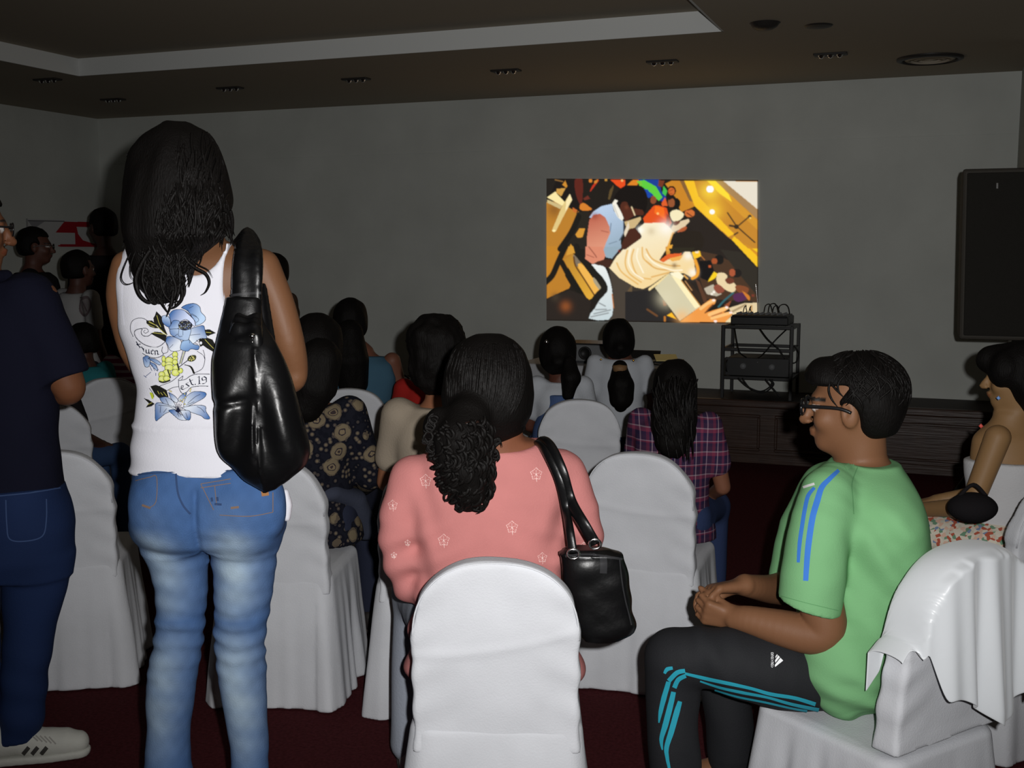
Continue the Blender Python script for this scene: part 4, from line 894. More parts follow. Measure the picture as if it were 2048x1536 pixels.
# ================================================================= people further back
def cl(name, c, **k): k.setdefault('rough', .9); k.setdefault('spec', .1); k.setdefault('bump', .15); k.setdefault('bscale', 160); return mat(name, srgb(*c), **k)
def zt(py, d): return V(1024, py, d)[2]
def patt(name, build):
    m = bpy.data.materials.new(name); m.use_nodes = True; nt = m.node_tree; b = nt.nodes['Principled BSDF']; b.inputs['Roughness'].default_value = .9; b.inputs['Specular IOR Level'].default_value = .1
    tc = nt.nodes.new('ShaderNodeTexCoord'); build(nt.nodes, nt.links, tc, b); return m
def ramp(n, stops, mode='CONSTANT'):
    r = n.new('ShaderNodeValToRGB'); e = r.color_ramp; e.interpolation = mode
    while len(e.elements) < len(stops): e.elements.new(.5)
    for el, (p, c) in zip(e.elements, stops): el.position = p; el.color = srgb(*c)
    return r
def wave(n, l, tc, axis, scale, lo, hi):
    sx = n.new('ShaderNodeSeparateXYZ'); l.new(tc.outputs['Object'], sx.inputs[0]); m = n.new('ShaderNodeMath'); m.operation = 'MULTIPLY'; m.inputs[1].default_value = scale; l.new(sx.outputs[axis], m.inputs[0])
    f = n.new('ShaderNodeMath'); f.operation = 'FRACT'; l.new(m.outputs[0], f.inputs[0]); return f
def plaid(n, l, tc, b):
    cols = [[(0, (50, 36, 60)), (.18, (120, 54, 78)), (.3, (44, 34, 62)), (.46, (156, 130, 144)), (.51, (60, 38, 62)), (.72, (110, 44, 66)), (.86, (40, 36, 64)), (.95, (160, 142, 152))],
            [(0, (54, 40, 66)), (.2, (42, 36, 66)), (.34, (124, 54, 78)), (.5, (158, 138, 148)), (.55, (62, 40, 62)), (.76, (44, 34, 60)), (.9, (114, 48, 70)), (.96, (156, 130, 144))]]
    outs = []
    for ax, sc, c in (('X', 13, cols[0]), ('Z', 12, cols[1])):
        f = wave(n, l, tc, ax, sc, 0, 1); r = ramp(n, c); l.new(f.outputs[0], r.inputs[0]); outs.append(r.outputs[0])
    mx = n.new('ShaderNodeMix'); mx.data_type = 'RGBA'; mx.inputs['Factor'].default_value = .5; l.new(outs[0], mx.inputs['A']); l.new(outs[1], mx.inputs['B']); l.new(mx.outputs['Result'], b.inputs['Base Color'])
def paisley(n, l, tc, b):
    v = n.new('ShaderNodeTexVoronoi'); v.inputs['Scale'].default_value = 13; l.new(tc.outputs['Object'], v.inputs['Vector'])
    v2 = n.new('ShaderNodeTexVoronoi'); v2.inputs['Scale'].default_value = 46; l.new(tc.outputs['Object'], v2.inputs['Vector'])
    nz = n.new('ShaderNodeTexNoise'); nz.inputs['Scale'].default_value = 40; l.new(tc.outputs['Object'], nz.inputs['Vector'])
    r1 = ramp(n, [(0, (60, 50, 50)), (.09, (122, 108, 86)), (.16, (50, 44, 48)), (.2, (114, 102, 82)), (.36, (88, 78, 66)), (.42, (16, 18, 26)), (.62, (20, 21, 30))]); 
    ad = n.new('ShaderNodeMath'); ad.operation = 'MULTIPLY_ADD'; ad.inputs[1].default_value = .25; l.new(nz.outputs['Fac'], ad.inputs[0]); l.new(v.outputs['Distance'], ad.inputs[2]); sb = n.new('ShaderNodeMath'); sb.operation = 'SUBTRACT'; sb.inputs[1].default_value = .125; l.new(ad.outputs[0], sb.inputs[0]); l.new(sb.outputs[0], r1.inputs[0])
    r2 = ramp(n, [(0, (108, 96, 78)), (.22, (66, 60, 58)), (.36, (18, 19, 28)), (.6, (24, 25, 34))]); l.new(v2.outputs['Distance'], r2.inputs[0])
    mx = n.new('ShaderNodeMix'); mx.data_type = 'RGBA'; l.new(r1.outputs[0], mx.inputs['A']); l.new(r2.outputs[0], mx.inputs['B'])
    g = n.new('ShaderNodeMath'); g.operation = 'GREATER_THAN'; g.inputs[1].default_value = .42; l.new(v.outputs['Distance'], g.inputs[0]); l.new(g.outputs[0], mx.inputs['Factor']); l.new(mx.outputs['Result'], b.inputs['Base Color'])
def stripes(n, l, tc, b):
    f = wave(n, l, tc, 'Z', 26, 0, 1); r = ramp(n, [(0, (150, 60, 100)), (.62, (206, 190, 200))]); l.new(f.outputs[0], r.inputs[0]); l.new(r.outputs[0], b.inputs['Base Color'])
def floralskirt(n, l, tc, b):
    v = n.new('ShaderNodeTexVoronoi'); v.inputs['Scale'].default_value = 85; l.new(tc.outputs['Object'], v.inputs['Vector'])
    h = n.new('ShaderNodeSeparateColor'); l.new(v.outputs['Color'], h.inputs[0]); r = ramp(n, [(0, (214, 206, 190)), (.35, (176, 90, 70)), (.5, (200, 196, 180)), (.66, (110, 146, 120)), (.8, (214, 180, 160)), (.92, (120, 140, 170))]); l.new(h.outputs[0], r.inputs[0]); l.new(r.outputs[0], b.inputs['Base Color'])
plaidm, paism, strpm, flskm = patt('plaid_cotton', plaid), patt('paisley_floral', paisley), patt('striped_knit', stripes), patt('floral_ruffle', floralskirt)
jeans_d = cl('dark_blue_denim', (44, 56, 88)); blackc = cl('black_cloth', (26, 24, 26)); darkpant = cl('dark_trousers', (34, 34, 40))
def ponyx(path, rs, kk=.02):
    def fn(F, hd):
        F.chain([hd.g(0, -.1, -.01), hd.g(0, -.125, -.03)], [.03, .03], .02); F.chain([V(*p) for p in path], [M(r, p[2]) for r, p in zip(rs, path)], kk)
    return fn
tie = mat('hair_tie', srgb(120, 90, 60), .6); gold = mat('gold_jewellery', srgb(230, 170, 60), .25, 1)
def earring(P, p, r=.006, m=None): return part('earring', lathe(tuple(p), [(0, -r), (r, 0), (0, r)], 10), m or gold, P)
# woman in blue, floral woman, beige shirt, red top
P, hd, g = figure('person in a sleeveless blue top, dark hair gathered at the nape, before the grey wall', 722, 5.72, zt(600, 5.72), 0, top=cl('teal_blue_cotton', (64, 96, 116)), bottom=darkpant, sleeve='none', hair='bun', hx=703, skin=(110, 70, 54), headsc=1.02,
    hairfn=ponyx([(700, 665, 5.6), (702, 720, 5.59), (706, 765, 5.6)], [26, 36, 30]), seed=2)
P, hd, g = figure('person in a dark floral blouse with long dark hair, sitting right of the standing girl', 602, 3.88, zt(634, 3.9), -8, top=paism, bottom=cl('navy_cloth', (40, 44, 60)), sleeve='long', hair='bun', hx=638, skin=(120, 78, 58), hvol=1.03, build=1.0, topz=.935,
    hairfn=ponyx([(640, 720, 3.74), (630, 770, 3.73), (612, 810, 3.73)], [44, 46, 36]), seed=3)
earring(P, V(611, 690, 3.8), .007)
F = Field(.007); F.chain([V(660, 985, 3.86), V(700, 1000, 3.95), V(735, 1060, 4.05)], [.05, .06, .05], .02, ((0, 0, 1), .7)); F.disp(lambda P_: .005*noise(P_, (5, 5, 8), 4)); part('shawl', F.build(), cl('slate_shawl', (58, 62, 76)), P)
P, hd, g = figure('person in a beige shirt with bushy curly dark hair, behind the woman in pink', 882, 3.75, zt(642, 3.8), 0, top=cl('beige_cotton', (150, 138, 122)), bottom=darkpant, hair='curly', hx=882, skin=(140, 92, 66), hvol=1.06, build=.92, topz=.945, hairfn=lambda F, hd: (F.ell(hd.g(0, -.05, -.03), (.1, .075, .075), .04), F.ell(hd.g(0, -.055, -.075), (.085, .06, .06), .04), F.ell(hd.g(-.03, -.03, .06), (.085, .09, .08), .03)), seed=4, headsc=1.0)
P, hd, g = figure('person in a red top mostly hidden behind the bushy curly head', 862, 5.2, zt(668, 5.2), 0, top=cl('red_cotton', (150, 34, 30)), bottom=darkpant, hair='bun', hx=872, seed=5)
bx = thing('bag', 'dark bag with yellow marks standing between the blue top and the red top', 'bag', at(808, 6.9))
bb = V(808, 800, 6.9); z0b = 0.0
part('body', (lambda w: (np.array(w[0])+np.array((bb[0], 6.9, 0)), w[1]))(bevel_box(-.07, .07, -.1, .1, .002, zt(757, 6.9), .02)), blkp, bx)
yel = mat('yellow_print', srgb(220, 180, 40), .7)
for q in ([(793, 766), (802, 767), (802, 774), (795, 778)], [(794, 792), (803, 788), (808, 797), (802, 808), (798, 806), (801, 798)]):
    vs = [V(a, b, 6.795) for a, b in q]; vs2 = [v+np.array((0, .004, 0)) for v in vs]; n = len(q)
    part('yellow_mark', (vs+vs2, [tuple(range(n)), tuple(range(n, 2*n))[::-1]]+[(i, (i+1) % n, n+(i+1) % n, n+i) for i in range(n)]), yel, bx, smooth=False)
part('carry_handle', tube([(bb[0]-.04, 6.9, zt(757, 6.9)-.005), (bb[0], 6.9, zt(757, 6.9)+.02), (bb[0]+.04, 6.9, zt(757, 6.9)-.005)], .006), blkp, bx)
# two schoolgirls
white = cl('white_school_cotton', (176, 180, 186))
P, hd, g = figure('person in a white blouse and blue pinafore, schoolgirl with side ponytail', 1122, 5.26, zt(657, 5.3), 0, top=white, bottom=cl('pinafore_blue', (70, 90, 130)), skirt=True, hair='bun', hx=1115, skin=(86, 50, 38), build=.82, headsc=1.1, topz=.86,
    hairfn=ponyx([(1140, 725, 5.15), (1142, 755, 5.12), (1136, 790, 5.12)], [13, 20, 12]), seed=6)
F = Field(.008); F.loft([(g(0, 0, z)[2]+dz, g(0, 0, 0)[0], g(0, .03, 0)[1], rx, .118) for z, dz, rx in ((.5, 0, .15), (.7, 0, .13), (.8, 0, .1), (.86, .0, .085), (.9, .0, .075))], .02); part('pinafore', F.build(), cl('pinafore_blue', (70, 90, 130)), P)
part('hair_clip', lathe(tuple(V(1093, 684, 5.14)), [(0, -.012), (.012, 0), (0, .012)], 10), chrome, P); part('hair_tie', lathe(tuple(V(1139, 727, 5.14)), [(.0, -.014), (.02, -.01), (.02, .01), (0, .014)], 12), tie, P)
P, hd, g = figure('person in a white shirt with one thick ponytail down the back, standing schoolgirl', 1240, 5.72, zt(640, 5.72), 0, sitting=False, top=white, bottom=cl('pinafore_blue', (70, 90, 130)), hair='bun', hx=1236, skin=(86, 52, 40), build=1.1, headsc=1.08, h=.009,
    hairfn=ponyx([(1240, 735, 5.48), (1242, 770, 5.43), (1243, 795, 5.43), (1242, 812, 5.44)], [15, 26, 24, 12]), seed=7)
part('hair_tie', lathe(tuple(V(1240, 737, 5.45)), [(.0, -.02), (.034, -.014), (.036, .014), (0, .02)], 14), tie, P); earring(P, V(1267, 721, 5.58), .007); earring(P, V(1202, 719, 5.58), .006)
# plaid shirt girl
P, hd, g = figure('person in a pink and purple plaid shirt with long wavy hair', 1347, 3.96, zt(726, 3.96), -22, top=plaidm, bottom=jeans_d, hair='bun', hx=1350, skin=(120, 78, 58), build=.98, headsc=1.0, topz=.885, h=.009, headyaw=-4, hvol=1.02,
    hairfn=ponyx([(1348, 800, 3.79), (1346, 850, 3.76), (1345, 880, 3.75), (1352, 905, 3.76)], [42, 44, 36, 14]), seed=8)
lk = []
for k in range(90):
    x0 = 1306+88*RNG.rand(); y0 = 750+70*RNG.rand(); a = RNG.uniform(3, 8); ph = RNG.rand()*6; ln_ = RNG.uniform(60, 120)
    lk.append(([V(x0+(1348-x0)*.25*t+a*math.sin(ph+5*t), y0+t*ln_, 3.715+.025*math.sin(ph+3*t)) for t in np.linspace(0, 1, 6)], [.0025, .0042, .0046, .004, .003, .0008]))
strands('hair_locks', P, lk)
# woman at the right edge
def armsR(el, wr, g): return el, [w+np.array((0, 0, .03)) for w in wr]
P, hd, g = figure('person in a strapless white top and floral ruffled skirt at the right edge', 2056, 3.62, zt(686, 3.62), 48, top=cl('white_tube_top', (190, 190, 192)), bottom=flskm, skirt=True, sleeve='strapless', hair='bun', hx=2030, hy=-.03, skin=(140, 108, 72), h=.009, arms=armsR,
    hairfn=lambda F, hd: (F.ell(hd.g(-.05, .05, .03), (.04, .05, .06), .02), F.ell(hd.g(0, .075, .06), (.06, .04, .05), .02), F.chain([hd.g(-.03, -.07, -.02), hd.g(-.03, -.1, -.09), hd.g(-.01, -.12, -.17)], [.075, .07, .05], .03)), seed=9, headyaw=66)
lapb = V(1950, 1018, 3.3); lb = thing('handbag', 'black bag on the lap of the woman in the strapless top', 'handbag', lapb)
F = Field(.008); F.ell(lapb+np.array((0, .02, .0)), (.075, .06, .045), .01); F.disp(lambda P: .006*noise(P, (6, 6, 6), 3)); part('bag_body', F.build(), blackc, lb); part('carry_handle', tube([lapb+np.array((-.04, .02, .035)), lapb+np.array((0, .02, .07)), lapb+np.array((.04, .02, .035))], .006), blackc, lb)
earring(P, V(1962, 852, 3.56), .008, mat('red_bead', srgb(220, 90, 80), .4)); earring(P, V(1997, 796, 3.5), .007, mat('blue_bead', srgb(120, 160, 220), .4))
# dark group standing on the left
P, hd, g = figure('person in dark jacket and glinting glasses standing in profile before the red sign', 76, 7.25, zt(456, 7.25), -72, sitting=False, top=blackc, bottom=darkpant, sleeve='long', hair='short', skin=(84, 52, 42), seed=10, build=.95)
gl = mat('glasses_frame', srgb(20, 20, 22), .3, spec=.5)
def spectacles(P, hd, m=None, r=1.0):
    ps = []
    for s in (-1, 1):
        c = [hd.g(.033*s+.024*math.cos(a)*1.05, .108, .0+.0175*math.sin(a)) for a in np.linspace(0, 2*PI, 16, endpoint=False)]; ps.append(tube(c, .0024*r*hd.s, 6, 2, True))
        ps.append(tube([hd.g(.058*s, .107, .006), hd.g(.07*s, .09, .006), hd.g(.081*s, .02, .004), hd.g(.083*s, -.012, -.006)], .0026*r*hd.s, 6, 4))
    ps.append(tube([hd.g(-.009, .109, .004), hd.g(0, .112, .007), hd.g(.009, .109, .004)], .0022*r*hd.s, 6, 3)); v, f = join(ps); o = part('spectacles', (np.array(v), f), m or gl, P)
    lm = mat('spectacle_lens', (.9, .92, .95), .03, 0, spec=.5); 
    for s in (-1, 1):
        c = [hd.g(.033*s+.023*math.cos(a), .1075, .017*math.sin(a)) for a in np.linspace(0, 2*PI, 16, endpoint=False)]; c2 = [hd.g(.033*s+.023*math.cos(a), .1065, .017*math.sin(a)) for a in np.linspace(0, 2*PI, 16, endpoint=False)]
        part('lens', (c+c2, [tuple(range(16)), tuple(range(16, 32))[::-1]]+[(i, (i+1) % 16, 16+(i+1) % 16, 16+i) for i in range(16)]), lensm, o, smooth=False)
lensm = mat('clear_lens', (1, 1, 1), .02); lensm.node_tree.nodes['Principled BSDF'].inputs['Transmission Weight'].default_value = 1; lensm.node_tree.nodes['Principled BSDF'].inputs['IOR'].default_value = 1.05
spectacles(P, hd)
P, hd, g = figure('person in a white T-shirt with grey print standing left of the dark figure', 162, 6.95, zt(502, 6.95), -35, sitting=False, top=cl('white_tee', (150, 150, 150), mottle=.0), bottom=darkpant, hair='short', skin=(74, 46, 38), seed=11, build=.92)
pr = [o for o in P.children if o.name.startswith('top')][0]
me = pr.data; bv = bvh_of((np.array([v.co for v in me.vertices])+np.array(P['base'][:]), [tuple(p.vertices) for p in me.polygons]))
cvp = Canvas(155, 185, 590, 640, .6); g1, g2 = (96, 84, 86), (120, 112, 112); cvp.line([(162, 596), (176, 594), (182, 612), (172, 632), (160, 622), (162, 600)], 3, g1, 4); cvp.poly([(162, 600), (176, 596), (181, 612), (172, 630), (161, 620)], (126, 120, 120), 4); cvp.line([(162, 600), (176, 596), (181, 612), (172, 630), (161, 620), (162, 600)], 3, g1, 4); cvp.dot(169, 612, 5, g2, 7); cvp.line([(166, 604), (174, 622)], 2.5, g1)
decal('shirt_print', cvp, bv, mat('tee_print', (.4, .4, .4), .9, attr=True), P, .003)
P, hd, g = figure('person all in black standing between the white T-shirt and the standing girl', 222, 7.5, zt(418, 7.5), 50, sitting=False, top=blackc, bottom=blackc, sleeve='long', hair='short', skin=(60, 40, 34), seed=12)
P, hd, g = figure('person in a teal top seated low beneath the white T-shirt', 178, 6.12, zt(648, 6.12), 40, top=cl('teal_cotton', (40, 110, 116)), bottom=jeans_d, hair='short', skin=(70, 44, 36), seed=13, build=.85)
P, hd, g = figure('person in a pink and white striped top seated just left of the standing girl\'s waist', 258, 6.55, zt(640, 6.55), 10, top=strpm, bottom=darkpant, hair='bun', skin=(70, 44, 36), seed=14, build=.8)
P, hd, g = figure('person in a dim brownish top standing beyond the standing girl\'s right shoulder', 556, 6.6, zt(508, 6.6), 65, sitting=False, top=cl('brown_cotton', (66, 52, 42)), bottom=darkpant, hair='short', skin=(110, 72, 54), seed=15, hx=545, build=.85)
P, hd, g = figure('person in dark top and blue jeans seated behind the elbow of the man in navy', 96, 5.12, zt(690, 5.1), -28, top=blackc, bottom=cl('mid_blue_denim', (50, 70, 104)), hair='short', skin=(70, 44, 36), seed=16, build=.85)
# ================================================================= standing girl with long wavy hair
DG = 2.55
GP = person('person standing with long wavy dark hair, white printed tank top and faded jeans', at(415, DG))
gsk = SK(108, 73, 49)
hdG = Head(V(372, 352, DG+.03), headframe(-14, 6), 1.02)
F = Field(.0065)
hdG.ops(F, V(388, 478, DG+.005), .054)
torso = [(478, 352, 428, DG, .8), (492, 300, 492, DG, .42), (505, 262, 528, DG, .4), (525, 240, 545, DG, .42), (560, 236, 540, DG, .46), (600, 242, 520, DG, .52), (660, 248, 497, DG, .58), (715, 264, 488, DG, .6), (770, 280, 486, DG, .6), (820, 280, 498, DG, .62), (870, 276, 520, DG, .64), (945, 274, 552, DG, .66), (1000, 274, 556, DG, .66)]
F.loft(silrows(torso, DG, pad=-.006), .02, 2.2)
aR = limb_pts([(524, 532, DG, 34), (552, 600, DG-.0, 34), (577, 680, DG+.0, 31), (590, 735, DG+.02, 26), (586, 762, DG+.03, 23), (555, 762, DG+.12, 25), (500, 745, DG+.24, 17)]); F.chain(*aR, .02, n=4)
hand(F, aR[0][-1], (-.5, .45, .15), (-.3, -.4, -.6), .85, .5, 1)
aL = limb_pts([(253, 530, DG, 28), (240, 590, DG+.01, 27), (252, 660, DG+.03, 26), (268, 715, DG+.05, 22), (300, 745, DG+.14, 21), (380, 740, DG+.25, 15)]); F.chain(*aL, .02, n=4)
hand(F, aL[0][-1], (.6, .35, .1), (.3, -.4, -.6), .85, .5, -1)
for L in (((345, 1010), (352, 1200), (350, 1350), (338, 1560), (342, 1770)), ((495, 1010), (482, 1200), (484, 1350), (498, 1560), (500, 1770))): F.chain([V(a, b, DG) for a, b in L], [.05, .036, .032, .026, .026], .02)
gb = F.build(); part('body', gb, skinm, GP, cols=hdG.color(gb[0], gsk))
# tank top
T = Field(.006)
tank = [(484, 262, 520, DG, .40), (505, 252, 528, DG, .42), (525, 240, 540, DG, .44), (560, 236, 535, DG, .48), (600, 240, 516, DG, .54), (660, 243, 500, DG, .6), (715, 262, 492, DG, .62), (770, 278, 490, DG, .62), (820, 276, 502, DG, .64), (870, 270, 528, DG, .66), (945, 266, 556, DG, .68)]
T.loft(silrows(tank, DG, pad=.004), .02, 2.2)
e0 = V(421, 452, DG); T.ell(V(404, 474, DG), (.066, .6, .084), .008, rz(0), sub=True)
T.ell(V(503, 565, DG), (.047, .6, .135), .008, sub=True); T.ell(V(223, 560, DG), (.020, .6, .13), .008, sub=True)
T.plane(V(400, 943, DG), (0, -.06, -1))
def tankw(P):
    z = P[..., 2]; x = P[..., 0]
    low = np.clip((1.12-z)/.2, 0, 1)
    d = .0035*low*np.sin(95*z+14*x+2*np.sin(9*x))*(.6+.4*noise(P, (3, 3, 3), 3))+.003*noise(P, (5, 5, 11), 17)
    return d-.0035*np.exp(-((z-V(400, 848, DG)[2])/.006)**2)-.002*np.exp(-((z-V(400, 935, DG)[2])/.004)**2)
T.disp(tankw)
tankm = mat('white_ribbed_cotton', srgb(212, 212, 220), .85, spec=.15, bump=.1, bscale=300)
tk = T.build(); tko = part('tank_top', tk, tankm, GP); tkb = bvh_of(tk)
# neckline and armhole binding
def binding(name, pts, w=7): band(name, pts, w, tkb, tankm, tko, .0025, 8)
binding('armhole_trim', [(468, 496), (458, 540), (449, 600), (452, 640), (462, 668)]); binding('armhole_trim', [(248, 520), (243, 560), (243, 610), (247, 650)], 5)
# --- the printed flowers, scroll and lettering
cp = Canvas(255, 446, 600, 846, .55)
E5, E6 = Q(250, 590, 10.24), Q(250, 700, 10.24); INK = (20, 24, 46); LEAF = (26, 26, 22); BL0, BL1 = (70, 108, 164), (168, 188, 216); YG = (206, 214, 96); PAPER = (214, 215, 222)
def petal(pts, p0, p1, c0=BL0, c1=BL1, sm=6, w=.9):
    cp.grad(pts, c0, c1, p0, p1, sm); cp.line(pts+[pts[0]], w, INK, sm)
def leaf(pts, vein, sm=0): cp.poly(pts, LEAF, sm); cp.line(vein, .9, (196, 190, 90))
# scrolls and banners
cp.line(E5(180, 850, 120, 700, 150, 550, 250, 480, 370, 475, 460, 520), .9, INK, 6); cp.line(E5(560, 780, 480, 840, 380, 830, 340, 760, 360, 700, 320, 690, 230, 720, 205, 780, 240, 870, 330, 960, 450, 1030, 620, 1070, 740, 1030, 830, 950), 1.2, INK, 6); cp.line(E5(340, 690, 440, 680, 490, 740, 430, 780, 390, 750, 420, 720), .8, INK, 6)
bn = E5(230, 930, 330, 1000, 480, 1060, 660, 1070, 770, 1050, 760, 1150, 790, 1210, 640, 1285, 480, 1250, 370, 1180, 260, 1010); cp.poly(bn, PAPER); cp.line(E5(370, 1190, 480, 1255, 640, 1285, 790, 1220, 760, 1150, 775, 1060), 1.1, INK, 4); cp.line(E5(790, 1200, 880, 1160, 880, 1060, 840, 960), .9, INK, 4)
def glyphs(mp, list_, w, ang): 
    for q in list_: cp.nib(mp(*q), w, INK, ang)
glyphs(E5, [(240, 950, 280, 1010, 330, 1000), (250, 1000, 320, 1060), (300, 1080, 350, 1060, 380, 1100, 400, 1150), (380, 1090, 400, 1110)], 2.0, 1.0)          # first letters, bent round the scroll
glyphs(E5, [(440, 1110, 445, 1180, 475, 1190, 495, 1170), (495, 1110, 500, 1190, 520, 1195)], 2.4, .7)                                     # v
glyphs(E5, [(545, 1160, 590, 1140, 575, 1118, 545, 1135, 545, 1190, 570, 1210, 600, 1195)], 2.2, .7)                                # e
glyphs(E5, [(620, 1130, 630, 1220), (625, 1145, 655, 1130, 675, 1150, 680, 1215, 705, 1212)], 2.4, .7)                                 # n
cp.line(E5(1480, 1150, 1600, 1230, 1640, 1331), .8, INK, 4); cp.line(E6(1440, 460, 1580, 380, 1630, 240, 1630, 100, 1600, 0), .9, INK, 5)
b2 = E6(740, 720, 960, 640, 1130, 510, 1160, 520, 1110, 600, 1240, 600, 1420, 510, 1730, 490, 1700, 740, 1480, 740, 1350, 780, 1270, 860, 1180, 885, 1110, 790, 980, 770, 850, 830); cp.poly(b2, PAPER); cp.line(E6(720, 740, 760, 720, 960, 640, 1130, 500), 1.1, INK, 4); cp.line(E6(860, 835, 980, 770, 1110, 745), 1.1, INK, 4); cp.line(E6(1100, 600, 1110, 760, 1150, 860, 1200, 890, 1280, 850, 1350, 770, 1500, 738, 1700, 738), 1.2, INK, 4); cp.line(E6(1110, 620, 1240, 600, 1340, 530, 1480, 490, 1730, 492), 1.1, INK, 4); cp.line(E6(1100, 600, 1150, 560, 1190, 530, 1170, 600, 1120, 625), .9, INK, 4)
glyphs(E6, [(1150, 770, 1190, 770, 1200, 730, 1160, 730, 1150, 790, 1200, 810, 1245, 780)], 2.4, .7); glyphs(E6, [(1300, 665, 1250, 690, 1290, 720, 1320, 740, 1260, 780)], 2.4, .6); glyphs(E6, [(1325, 590, 1370, 700, 1410, 715), (1325, 640, 1390, 610)], 2.4, .7); cp.dot(*E6(1442, 700)[0], 1.2, INK)
glyphs(E6, [(1490, 560, 1520, 535, 1525, 690), (1500, 695, 1550, 690)], 2.3, .6); glyphs(E6, [(1660, 600, 1590, 620, 1575, 570, 1620, 540, 1665, 570, 1670, 650, 1620, 690, 1580, 690)], 2.4, .7)
# leaves
leaf(E5(650, 330, 700, 380, 760, 440, 790, 560, 820, 680, 880, 820, 780, 760, 680, 640, 600, 560, 590, 470, 620, 420), E5(660, 420, 700, 560, 740, 650)); leaf(E5(450, 520, 560, 520, 640, 600, 700, 680, 620, 680, 520, 650, 450, 580), E5(500, 540, 640, 620, 860, 820)); leaf(E5(540, 790, 620, 750, 740, 760, 860, 830, 840, 960, 740, 900, 640, 850), E5(580, 770, 720, 790, 820, 800)); cp.line(E5(480, 600, 610, 660), .6, (196, 190, 90)); cp.line(E5(500, 560, 620, 610), .6, (196, 190, 90))
leaf(E5(1620, 710, 1730, 700, 1860, 775, 1760, 810, 1700, 840, 1640, 800), E5(1660, 760, 1760, 770)); leaf(E5(1520, 900, 1680, 870, 1790, 910, 1840, 1000, 1850, 1130, 1800, 1160, 1680, 1090, 1600, 1030, 1540, 1060, 1520, 980), E5(1640, 910, 1740, 1020, 1830, 1110)); cp.dot(*E5(1555, 980)[0], 2.4, PAPER, 3)
leaf(E6(530, 740, 640, 710, 720, 740, 860, 820, 900, 960, 820, 970, 700, 980, 620, 900), E6(680, 840, 710, 900)); cp.line(E6(800, 860, 860, 940), .9, (196, 190, 90)); cp.line(E6(740, 870, 780, 920), .8, (196, 190, 90)); leaf(E6(390, 980, 500, 1020, 620, 1100, 560, 1150, 440, 1180, 500, 1090), E6(480, 1120, 560, 1080)); cp.poly(E6(520, 870, 570, 880, 600, 960, 570, 1010, 540, 940), (178, 190, 50), 3); cp.line(E6(510, 780, 590, 900, 600, 960), .9, INK, 3)
# big flower
petal(E5(1160, 260, 1260, 200, 1420, 175, 1530, 240, 1560, 350, 1640, 440, 1640, 520, 1560, 590, 1440, 620, 1400, 500, 1300, 340), (375, 620), (404, 632), BL0, (176, 200, 228))
petal(E5(770, 430, 860, 420, 930, 500, 940, 640, 880, 650, 790, 580, 760, 500), (330, 650), (336, 634), BL0, BL1); petal(E5(1350, 690, 1500, 640, 1610, 630, 1640, 740, 1670, 880, 1540, 890, 1380, 1000, 1300, 880), (412, 656), (385, 682), BL0, (210, 220, 232)); petal(E5(870, 850, 980, 850, 1140, 920, 1160, 1100, 1040, 1150, 930, 1130, 880, 1020, 840, 950), (336, 676), (352, 692), BL0, (214, 220, 230)); petal(E5(1170, 950, 1300, 910, 1400, 1000, 1520, 1040, 1490, 1120, 1360, 1100, 1280, 1150, 1140, 1100), (386, 704), (374, 682), BL0, (150, 180, 216))
petal(E5(910, 400, 1000, 310, 1180, 300, 1290, 380, 1440, 540, 1420, 640, 1300, 520, 1200, 510, 1000, 620, 940, 520), (345, 625), (372, 640), BL0, (196, 206, 232)); petal(E5(940, 620, 1000, 520, 1120, 540, 1100, 680, 910, 690), (346, 642), (358, 655), BL0, BL1); petal(E5(920, 700, 1090, 690, 1230, 720, 1350, 700, 1330, 830, 1290, 920, 1160, 920, 1010, 850, 940, 800), (343, 676), (360, 664), BL0, BL1)
for q in ((1290, 310, 1330, 380, 1480, 460, 1510, 520, 1460, 560), (1250, 330, 1400, 480, 1440, 600), (1320, 270, 1400, 230), (1370, 380, 1470, 440), (1110, 700, 1100, 800), (1190, 700, 1190, 820), (1020, 850, 1080, 800, 1120, 850, 1180, 840), (920, 1080, 990, 1010), (1340, 820, 1540, 800), (1330, 980, 1310, 880), (1440, 980, 1500, 1010), (1460, 920, 1510, 960)): cp.line(E5(*q), .8, INK, 4)
cp.dot(*E5(1240, 620)[0], 14, (40, 42, 52), 9.5)
for k in range(46): a, r = RNG.rand()*6.28, RNG.rand()**.5; x, y = E5(1240, 620)[0]; cp.dot(x+12.6*r*math.cos(a), y+8.4*r*math.sin(a), .75, [(170, 180, 200), (150, 150, 96), (96, 116, 160)][k % 3])
